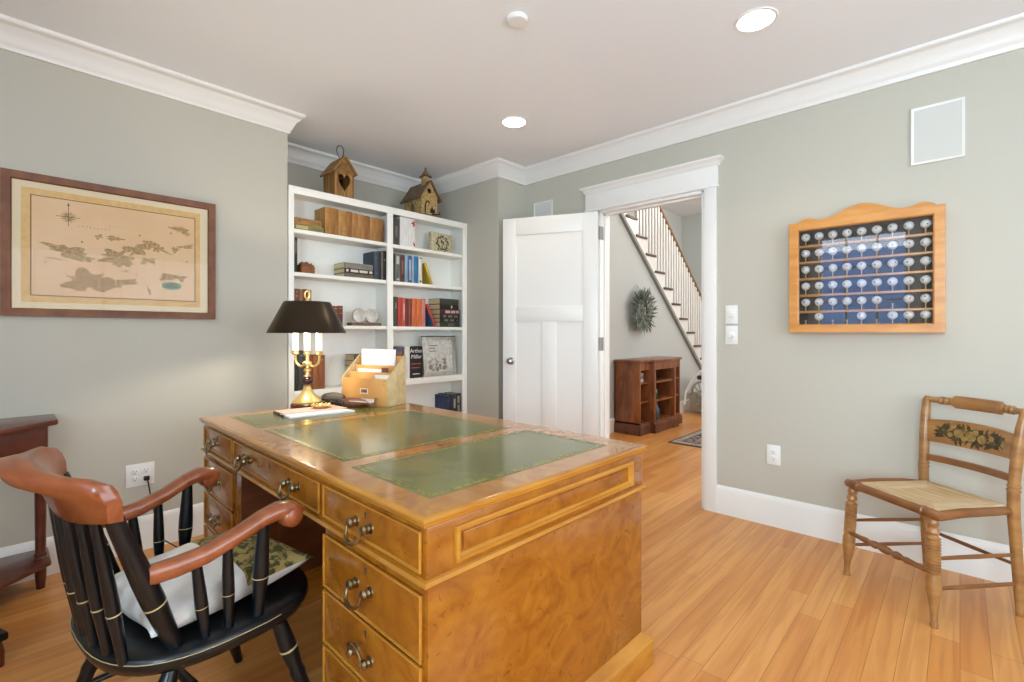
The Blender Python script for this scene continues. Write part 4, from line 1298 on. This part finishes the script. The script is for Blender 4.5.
# letter box
lb = thing('letter_box', 'wooden slanted desk letter organiser with a card label holder', 'desk organiser', (-2.234, 1.437, DZ + .0012), R(17))
lw, ld, h0, h1 = .335, .150, .150, .272
def side(x0, x1): return MB().prism([(0, 0), (ld, 0), (ld, h1), (ld - .012, h1), (0, h0)], 0, x0, x1, .0015)
side(-.010, 0).build('side_panel', 'pine_edge', lb)
side(-lw, -lw + .010).build('side_panel', 'pine_edge', lb)
MB().box((-lw + .01, 0, 0), (-.01, .010, h0 - .002), .001).box((-lw + .01, 0, 0), (-.01, ld, .008)).build('front_panel', 'pine', lb)
MB().box((-lw + .01, .048, .008), (-.01, .055, h0 + .028), .001).build('divider', 'pine', lb)
MB().box((-lw + .01, .098, .008), (-.01, .105, h0 + .064), .001).build('divider', 'pine', lb)
MB().box((-lw + .01, ld - .01, .0), (-.01, ld, h1 - .006), .001).build('back_panel', 'pine', lb)
lh = MB()
cx_, cz_ = -lw * .5, .078
for p in (((-.026, -.015), (.026, -.012)), ((-.026, .012), (.026, .015)), ((-.026, -.015), (-.023, .015)), ((.023, -.015), (.026, .015))):
    lh.box((cx_ + p[0][0], -.003, cz_ + p[0][1]), (cx_ + p[1][0], 0, cz_ + p[1][1]))
lh.build('label_holder', 'paper', lb)
MB().box((cx_ - .020, -.0015, cz_ - .006), (cx_ + .020, -.0005, cz_ + .006)).build('label_card', 'brown_leather', lb)
for z in (.135, .115):
    MB().ball((-.028, -.0005, z), .003, 8).build('pin', 'slot', lb)
def inbox(x0, x1, y, z1, th, name, label, m, tilt=0):
    o = MB().box((x0, 0, 0), (x1, th, z1 - .011), .0005).build(name, m)
    o.matrix_world = Matrix.Translation((-2.234, 1.437, DZ + .0012)) @ Matrix.Rotation(R(17), 4, 'Z') @ Matrix.Translation((0, y, .010)) @ Matrix.Rotation(R(tilt), 4, 'X')
    return tag(o, label, 'paper', 'papers in the letter box')
inbox(-.285, -.045, .107, .305, .010, 'envelope', 'tall white envelope at the back of the wooden letter box', 'paper')
inbox(-.275, -.10, .066, .195, .006, 'envelope', 'white envelope in the middle slot of the wooden letter box', 'paper')
inbox(-.112, -.014, .022, .168, .010, 'envelope', 'white paper in the front slot at the right of the letter box', 'paper')
inbox(-.10, -.06, .062, .205, .010, 'card_bundle', 'small brown striped bundle in the middle slot of the letter box', 'brown_leather')

# papers and folder
pp = thing('paper_folder', 'pink and white paper folder lying on the desk before the lamp', 'papers', (-2.36, 1.12, DZ + .0012))
fA, fB, fC, fD = (-.115, -.175), (.095, -.185), (.125, .125), (-.085, .11)
def fpoly(*uv): return [tuple(fA[i] * (1 - u) * (1 - v) + fB[i] * u * (1 - v) + fC[i] * u * v + fD[i] * (1 - u) * v for i in (0, 1)) for u, v in uv]
MB().prism(fpoly((.02, .02), (1, .0), (1, 1), (.02, .98)), 2, 0, .007, .001).prism(fpoly((.45, -.02), (1.06, .02), (1.02, .9), (.4, .9)), 2, .0072, .010, .001).build('white_sheets', 'paper', pp)
MB().prism(fpoly((.0, .0), (.62, -.0), (.70, .99), (.0, 1)), 2, .0102, .0145, .001).build('pink_cover', 'pink_paper', pp)
MB().prism(fpoly((-.02, -.012), (.6, -.012), (.6, .03), (-.02, .03)), 2, .0, .010, .001).build('dark_binding', 'dark_plastic', pp)
# brass dish
dsh = MB().lathe([(0, 0), (.03, 0), (.036, .004), (.046, .010), (.050, .012), (.048, .014), (.040, .011), (.032, .007), (0, .006)], n=28)
for i in range(12):
    a = 2 * PI * i / 12
    dsh.ball((.043 * math.cos(a), .043 * math.sin(a), .014), .006, 8)
dsh.lathe([(.012, .006), (.016, .012), (.008, .02), (0, .022)], n=14)
tag(dsh.build('dish', 'brass', loc=(-2.395, 1.145, DZ + .0162)), 'small brass dish sitting on the pink folder', 'dish')
# grey pouch, dark glasses, russet purse
rg_ = []
for i in range(9):
    u = i / 8
    r = .033 * (math.sin(PI * (.06 + .88 * u)) ** .35)
    rg_.append([(-.065 + .13 * u, r * .85 * math.cos(2 * PI * k / 14), .034 + 1.0 * r * math.sin(2 * PI * k / 14)) for k in range(14)])
gp = thing('glasses_case', 'dark grey brown spectacle case behind the brass dish', 'glasses case', (-2.553, 1.292, DZ + .001), R(30))
MB().loft(rg_).build('case', 'grey_cloth', gp)
MB().tube([(-.055 + .11 * i / 10, -.029, .030) for i in range(11)], .002, 6).build('seam', 'dark_plastic', gp)
sg_ = thing('sunglasses', 'dark rounded sunglasses lying between the lamp and the russet purse', 'glasses', (-2.466, 1.246, DZ + .001), R(30))
for dx in (-.033, .033):
    MB().ball((dx, 0, .020), .026, 14, sc=(1, .30, .72)).build('lens', 'dark_plastic', sg_)
    MB().tube([(dx * 1.75, .004, .026), (dx * 1.6, .014, .022), (-dx * .6, .018, .012)], .003, 6).build('temple', 'dark_plastic', sg_)
MB().tube([(-.012, 0, .028), (0, -.004, .031), (.012, 0, .028)], .003, 6).build('bridge', 'dark_plastic', sg_)
pr_ = thing('purse', 'russet leather purse with an open pale flap in front of the letter box', 'purse', (-2.383, 1.336, DZ + .001), R(20))
rg_ = []
for i in range(9):
    u = i / 8
    r = .026 * (math.sin(PI * (.05 + .9 * u)) ** .4)
    rg_.append([(-.10 + .16 * u, r * 1.25 * math.cos(2 * PI * k / 14), .024 + .9 * r * math.sin(2 * PI * k / 14)) for k in range(14)])
MB().loft(rg_).build('pouch', 'pink_leather', pr_)
fl_ = []
for i in range(8):
    u = i / 7
    a = -1.0 + 2.2 * u
    fl_.append([(x, -.002 + .038 * math.sin(a) * 1.1 + t_ * .004, .012 + .030 * (1 - math.cos(a) * .6) + t_ * .003) for x, t_ in ((-.02, 0), (.10, 0), (.10, 1), (-.02, 1))])
MB().loft(fl_).build('flap', ['pillow_white'], pr_)
MB().tube([(.10, -.035, .03), (.104, -.01, .012), (.104, .02, .016), (.10, .034, .046)], .006, 8).build('dark_trim', 'brown_leather', pr_)

# ------------------------------------------------------------------ captains chair at the desk
cc = thing('captains_chair', 'black painted armchair with cherry wood crest and arms at the desk', 'chair', (-1.602, .38, 0), R(5.2))
SZc = .44
out = []
for i in range(48):
    t_ = 2 * PI * i / 48
    c_, s_ = math.cos(t_), math.sin(t_)
    e = 2 / 2.7
    x = .297 * math.copysign(abs(c_) ** e, c_)
    y = .022 + .262 * math.copysign(abs(s_) ** e, s_)
    out.append((x, y))
lv = [(.90, SZc - .048), (.97, SZc - .040), (1.0, SZc - .022), (.99, SZc - .006), (.965, SZc), (.86, SZc), (.70, SZc - .006), (.40, SZc - .014), (.0, SZc - .016)]
MB().loft([[(x * k, .022 + (y - .022) * k, z) for x, y in out] for k, z in lv]).build('seat', 'black_paint', cc, ang=60)
q = MB()
q.tube([(x * 1.001, .022 + (y - .022) * 1.001, SZc - .010) for x, y in out[33:] + out[:3]], .0010, 5)
q.build('seat_line', 'gilt', cc)
def spindle(name, p0, p1, r0, rm, r1, ringt=.42, mats=('black_paint', 'gilt')):
    q = MB().turn(p0, p1, [(0, r0), (.15, r0 * 1.15), (.40, rm), (.55, rm * .98), (.75, (rm + r1) / 2), (1, r1)], 14)
    q.turn(p0, p1, [(ringt - .005, rm * .9), (ringt - .004, rm * 1.03), (ringt + .004, rm * 1.03), (ringt + .005, rm * .9)], 14, 1)
    return q.build(name, list(mats), cc)
CW = .268
def crest_y(u): return -.335 + .092 * u * u
for sx in (-1, 1):
    spindle('back_post', (sx * .232, -.104, SZc - .01), (sx * .250, -.228, .785), .017, .024, .017, .36)
for x0 in (0, .072, .142, .198):
    for sx in ((-1, 1) if x0 else (1,)):
        u = x0 / .25
        spindle('spindle', (sx * x0, -.224 + .045 * u * u, SZc - .01), (sx * x0 * 1.05, -.276 + .045 * u * u, .77), .010, .0145, .010, .36)
# crest rail: concave board leaning back, with a rolled top in the middle
rings = []
NS = 31
for i in range(NS):
    u = -1 + 2 * i / (NS - 1)
    x = u * CW
    a = abs(u)
    yb = -.268 + .042 * u * u            # lower edge
    yt = crest_y(u)                      # upper edge
    zb = .748 + .026 * a ** 2.2
    zt = .872 + .024 * math.exp(-(u / .42) ** 2) - .012 * max(0, a - .86) / .14
    roll = .024 * math.exp(-(u / .50) ** 4)
    th = .014
    ym, zm = (yb + yt) / 2 + .006, (zb + zt) / 2
    sec = [(yb + th, zb), (ym + th, zm), (yt + th + .006, zt - .018), (yt + .010, zt - .003), (yt - .004 - roll * .3, zt + .002), (yt - .014 - roll * .8, zt - .001), (yt - .018 - roll * 1.3, zt - .014), (yt - .012 - roll * 1.0, zt - .030 - roll * .3), (ym - th, zm), (yb - th, zb + .004)]
    tx = -2 * .092 * u / CW
    rings.append([(x + tx * (y - yb) * .25, y, z) for y, z in sec])
MB().loft(rings).build('crest_rail', 'cherry', cc, ang=75)
# arms
def arm(sx):
    P = [(.247, -.165, .632), (.248, -.11, .632), (.252, -.05, .640), (.257, .02, .664), (.265, .08, .692), (.270, .12, .702), (.274, .150, .696), (.275, .170, .682)]
    wd = [.020, .022, .024, .026, .028, .031, .032, .026]
    hg = [.022, .022, .020, .018, .018, .021, .024, .022]
    rings = []
    for i, p in enumerate(P):
        a = Vector(P[max(i - 1, 0)]); b = Vector(P[min(i + 1, len(P) - 1)])
        t_ = (b - a).normalized()
        sd = Vector((t_.y, -t_.x, 0)).normalized()
        up_ = sd.cross(t_)
        r_ = []
        for k in range(12):
            c_, s_ = math.cos(2 * PI * k / 12), math.sin(2 * PI * k / 12)
            e = .62
            v_ = Vector(p) + sd * (wd[i] * math.copysign(abs(c_) ** e, c_)) + up_ * (hg[i] * math.copysign(abs(s_) ** e, s_))
            r_.append((v_.x * sx, v_.y, v_.z))
        rings.append(r_)
    MB().loft(rings).turn((sx * .244, .148, .682), (sx * .306, .148, .682), [(0, .020), (.12, .027), (.5, .029), (.88, .027), (1, .020)], 18).build('arm', 'cherry', cc, ang=60)
for sx in (-1, 1):
    arm(sx)
    for (y0, x0), (y1, x1, z1), rm in (((-.048, .250), (-.068, .248, .628), .0145), ((.003, .254), (.0, .254, .648), .0145), ((.072, .258), (.085, .264, .684), .020)):
        spindle('arm_spindle' if rm < .02 else 'arm_post', (sx * x0, y0, SZc - .008), (sx * x1, y1, z1), .010 if rm < .02 else .013, rm, .011 if rm < .02 else .013, .42)
for sx in (-1, 1):
    for sy in (-1, 1):
        p0 = (sx * .215, .135 if sy > 0 else -.10, SZc - .03)
        p1 = (sx * .278, .250 if sy > 0 else -.245, 0)
        q = MB().turn(p0, p1, [(0, .014), (.06, .015), (.12, .020), (.30, .024), (.42, .018), (.46, .021), (.50, .018), (.75, .021), (.95, .014), (1, .013)], 14)
        q.turn(p0, p1, [(.275, .022), (.28, .0250), (.289, .0250), (.294, .022)], 14, 1)
        q.build('leg', ['black_paint', 'gilt'], cc)
for sx in (-1, 1):
    MB().turn((sx * .253, -.182, .17), (sx * .253, .203, .17), [(0, .008), (.3, .012), (.5, .016), (.7, .012), (1, .008)]).build('stretcher', 'black_paint', cc)
MB().turn((-.25, .01, .17), (.25, .01, .17), [(0, .008), (.3, .012), (.5, .016), (.7, .012), (1, .008)]).build('stretcher', 'black_paint', cc)

# pillow on the seat
def pillow(name, label, loc, rot, s=.40, t=.075):
    N_ = 22
    vs, fs, top = [], [], []
    for side_ in (1, -1):
        for i in range(N_ + 1):
            for j in range(N_ + 1):
                u, v_ = -1 + 2 * i / N_, -1 + 2 * j / N_
                k = 1 - .10 * (u * u) * (1 - .0) * abs(v_) ** 2 * 0 
                pin = 1 - .09 * (1 - abs(u) ** 3) * abs(v_) ** 6
                pin2 = 1 - .09 * (1 - abs(v_) ** 3) * abs(u) ** 6
                h = t * ((1 - u * u) * (1 - v_ * v_)) ** .42
                wr = .004 * math.sin(9 * u + 5 * v_) * math.sin(4 * v_ - 3 * u) * ((1 - u * u) * (1 - v_ * v_)) ** .5
                vs.append((u * s / 2 * pin2, v_ * s / 2 * pin, side_ * (h + wr)))
    n1 = (N_ + 1) ** 2
    mbp = MB()
    A, B = [], []
    for sd in (0, 1):
        for i in range(N_):
            for j in range(N_):
                a = sd * n1 + i * (N_ + 1) + j
                f_ = [a, a + N_ + 1, a + N_ + 2, a + 1]
                A.append((f_ if sd == 0 else f_[::-1], 1 if (sd == 0 and j > N_ * .52) else 0))
    mbp.v = [Vector(p) for p in vs]
    for f_, mi in A:
        mbp.f.append(f_); mbp.m.append(mi)
    o = mbp.build(name, ['pillow_white', 'pillow_flor'], ang=180)
    bm = bmesh.new(); bm.from_mesh(o.data)
    bmesh.ops.remove_doubles(bm, verts=bm.verts, dist=.0004)
    bm.to_mesh(o.data); bm.free()
    o.location = loc
    o.rotation_euler = rot
    return tag(o, label, 'pillow')
pillow('pillow', 'white and tapestry throw pillow lying on the black chair seat', (-1.585, .415, SZc + .052), (R(3), R(-2), R(10)), .42, .062)

# ------------------------------------------------------------------ small side table at the left wall
sdt = thing('side_table', 'dark mahogany console table with a lower shelf against the left wall', 'table', (XL + .012, -.325, 0))
def ttop(z0, z1, g=0, bev=.004): return MB().prism([(0, -.55 - g), (.20, -.55 - g), (.48 + g, -.28), (.48 + g, .22), (.215 + g * .6, .52 + g), (.0, .52 + g)], 2, z0, z1, bev)
ttop(.758, .783, .012, .006).build('top', 'mahogany', sdt)
ttop(.64, .757, -.03, .002).build('apron', 'mahogany', sdt)
ttop(.118, .140, -.01, .005).build('lower_shelf', 'mahogany', sdt)
for x, y in ((.135, .478), (.43, .20), (.43, -.26), (.135, -.5)):
    MB().turn((x, y, .76), (x, y, 0), [(0, .026), (.16, .026), (.17, .022), (.6, .020), (.78, .019), (.785, .024), (.80, .024), (.805, .019), (.815, .024), (.83, .021), (.93, .020), (1, .015)], 14).build('leg', 'mahogany', sdt)
fb = thing('footstool', 'black low stool foot at the left edge of the picture', 'stool', (-2.585, -.125, 0), R(20))
MB().box((-.16, -.2, .09), (.16, .12, .12), .008).build('seat_board', 'black_paint', fb)
for x in (-.13, .13):
    for y in (-.17, .09):
        MB().turn((x, y, .095), (x * 1.1, y * 1.1, 0), [(0, .018), (.5, .022), (1, .014)]).build('leg', 'mahogany', fb)

# ------------------------------------------------------------------ rush seated side chair by the door wall
hc = thing('side_chair', 'maple side chair with a stencilled back and woven rush seat by the wall', 'chair', (-.104, 2.867, 0), R(141))
SH_ = .454
FX, FY, BXc, BYc = .202, .197, .178, -.19
# rush seat: four woven triangles with strands
q = MB()
cor = [Vector((FX, FY, 0)), Vector((-FX, FY, 0)), Vector((-BXc, BYc, 0)), Vector((BXc, BYc, 0))]
ctr = Vector((0, 0.0, 0))
for e_ in range(4):
    a, b = cor[e_], cor[(e_ + 1) % 4]
    n_ = 22
    rings = []
    for i in range(n_ + 1):
        k = i / n_ * .985
        p0 = a.lerp(ctr, k); p1 = b.lerp(ctr, k)
        for zz, kk in ((0, 0), (.0022, .5)):
            k2 = (i + kk) / n_ * .985
            p0 = a.lerp(ctr, k2); p1 = b.lerp(ctr, k2)
            dz = SH_ + zz + .006 * math.sin(PI * min(1, k2 * 1.6)) - .010 * k2
            if k2 < .03: dz = SH_ - .022
            rings.append([(p0.x, p0.y, dz), (p1.x, p1.y, dz)])
    vs = [p for r in rings for p in r]
    fs = [(2 * i, 2 * i + 1, 2 * i + 3, 2 * i + 2) for i in range(len(rings) - 1)]
    q.add(vs, fs, e_ % 2)
q.loft([[(c.x * k, c.y * k, z) for c in cor] for k, z in ((.99, SH_ - .03), (.99, SH_ - .002))])
q.build('rush_seat', ['rush_side', 'rush'], hc, ang=80)
fr = MB()
fr.turn((FX + .026, FY + .006, SH_ - .008), (-FX - .026, FY + .006, SH_ - .008), [(0, .012), (.02, .019), (.10, .022), (.14, .019), (.15, .023), (.165, .023), (.175, .019), (.5, .019), (.825, .019), (.835, .023), (.85, .023), (.86, .019), (.90, .022), (.98, .019), (1, .012)], 16)
fr.build('front_seat_rail', 'maple_dark', hc)
for sx in (-1, 1):
    pts = [(sx * (FX + .006), FY, SH_ - .012), (sx * (FX + .004), .08, SH_ - .006), (sx * (BXc + .022), -.08, SH_ - .010), (sx * (BXc + .004), BYc + .01, SH_ - .018)]
    MB().tube(pts, [.020, .019, .018, .016], 10).build('side_seat_rail', 'maple_dark', hc)
MB().tube([(BXc, BYc, SH_ - .02), (-BXc, BYc, SH_ - .02)], .014, 10).build('rear_seat_rail', 'maple_dark', hc)
def hleg(sx):
    p0 = Vector((sx * .193, FY + .004, SH_ - .025)); p1 = Vector((sx * .212, FY + .020, 0))
    prof = [(0, .014), (.03, .020), (.06, .020), (.08, .015), (.10, .021), (.13, .022), (.15, .016)]
    t_ = .17
    while t_ < .50:
        prof += [(t_, .0200), (t_ + .007, .0250), (t_ + .016, .0250), (t_ + .023, .0200)]
        t_ += .027
    prof += [(.52, .020), (.56, .0255), (.66, .0255), (.70, .022), (.86, .013), (.95, .011), (.97, .015), (1, .013)]
    MB().turn(p0, p1, prof, 16).build('front_leg', 'maple', hc)
hleg(1); hleg(-1)
# back posts: bent, flat-fronted above the seat
def hpost(sx):
    P = [(sx * .196, -.214, 0, .013), (sx * .194, -.206, .20, .020), (sx * .190, -.193, .40, .021), (sx * .190, -.190, .50, .021), (sx * .191, -.193, .56, .020), (sx * .195, -.201, .66, .021), (sx * .201, -.214, .78, .019), (sx * .205, -.226, .845, .016), (sx * .206, -.232, .862, .011)]
    MB().tube([p[:3] for p in P], [p[3] for p in P], 14).turn((sx * .190, -.191, .515), (sx * .191, -.193, .545), [(0, .02), (.1, .0235), (.3, .0235), (.4, .021), (.6, .021), (.7, .0235), (.9, .0235), (1, .02)], 14).build('back_post', 'maple', hc)
hpost(1); hpost(-1)
# pillow-top crest: turned ends and a flattened block
q = MB()
N2 = 80
rings = []
for i in range(N2 + 1):
    u = -1 + 2 * i / N2
    a = abs(u)
    if a < .50: ry, rz = .017, .030
    elif a < .54: ry, rz = .018, .020
    elif a < .60: ry, rz = .011, .011
    elif a < .66: ry, rz = .019, .019
    elif a < .70: ry, rz = .011, .011
    elif a < .76: ry, rz = .019, .019
    elif a < .80: ry, rz = .011, .011
    else: ry, rz = .014, .014
    x = u * .200
    yc = -.226 - .045 * (1 - u * u)
    rings.append([(x * 1.02, yc + ry * math.cos(2 * PI * k / 14), .848 + rz * math.sin(2 * PI * k / 14)) for k in range(14)])
q.loft(rings)
q.build('crest_rail', 'maple', hc, ang=50)
def slat(x_, z0, z1, y0, th, dip=0, bow=.028):
    rings = []
    for i in range(17):
        u = -1 + 2 * i / 16
        yb_ = y0 - bow * (1 - u * u)
        zt = z1 + dip * (1 - u * u)
        lean = -.10 * (zt - z0)
        rings.append([(u * x_, yb_ + th, z0), (u * x_, yb_ + th + lean, zt), (u * x_, yb_ - th + lean, zt), (u * x_, yb_ - th, z0)])
    return MB().loft(rings)
sl = slat(.190, .648, .752, -.196, .006, .014).build('back_slat', 'maple', hc)
slat(.186, .556, .584, -.190, .009, 0).build('lower_back_rail', 'maple_dark', hc)
# stencilled fruit and leaves on the slat
random.seed(21)
q = MB()
def on_slat(x, z, o=.0075):
    u = x / .19
    return Vector((x, -.196 - .028 * (1 - u * u) - .10 * (z - .648) + o, z))
for i in range(150):
    u = random.uniform(-1, 1)
    x = u * .135
    z = .704 + random.uniform(-.040, .042) * (1 - .35 * abs(u))
    a = random.uniform(0, 2 * PI)
    Ls = random.uniform(.014, .028)
    pts = [on_slat(x + dx * math.cos(a) - dz * math.sin(a), z + dx * math.sin(a) + dz * math.cos(a), .0066 + random.uniform(0, .0006)) for dx, dz in ((-Ls, 0), (0, Ls * .35), (Ls, 0), (0, -Ls * .35))]
    q.add(pts, [(0, 1, 2, 3)], 0 if random.random() < .8 else 1)
for x, z, r in ((.0, .704, .024), (-.048, .700, .020), (.05, .709, .021), (-.02, .724, .014), (.027, .688, .013), (.085, .696, .012), (-.088, .711, .012)):
    q.add([on_slat(x + r * math.cos(2 * PI * k / 16), z + r * math.sin(2 * PI * k / 16), .0082) for k in range(16)], [list(range(16))], 1)
    q.add([on_slat(x + r * 1.14 * math.cos(2 * PI * k / 16), z + r * 1.14 * math.sin(2 * PI * k / 16), .0078) for k in range(16)], [list(range(16))], 0)
q.build('stencil', ['stencil', 'stencil_gold'], sl, smooth=False)
# stretchers
def rung(p0, p1, r=.009): MB().turn(p0, p1, [(0, r * .75), (.5, r), (1, r * .75)], 10).build('stretcher', 'maple_dark', hc)
for sx in (-1, 1):
    rung((sx * .202, FY + .018, .270), (sx * .193, -.203, .255), .009)
    rung((sx * .204, FY + .028, .150), (sx * .194, -.208, .135), .009)
rung((.193, -.205, .21), (-.193, -.205, .21))
MB().turn((.203, FY + .022, .215), (-.203, FY + .022, .215), [(0, .009), (.18, .011), (.26, .014), (.30, .009), (.34, .015), (.38, .017), (.42, .010), (.46, .016), (.5, .018), (.54, .016), (.58, .010), (.62, .017), (.66, .015), (.70, .009), (.74, .014), (.82, .011), (1, .009)], 14).build('front_stretcher', 'maple_dark', hc)
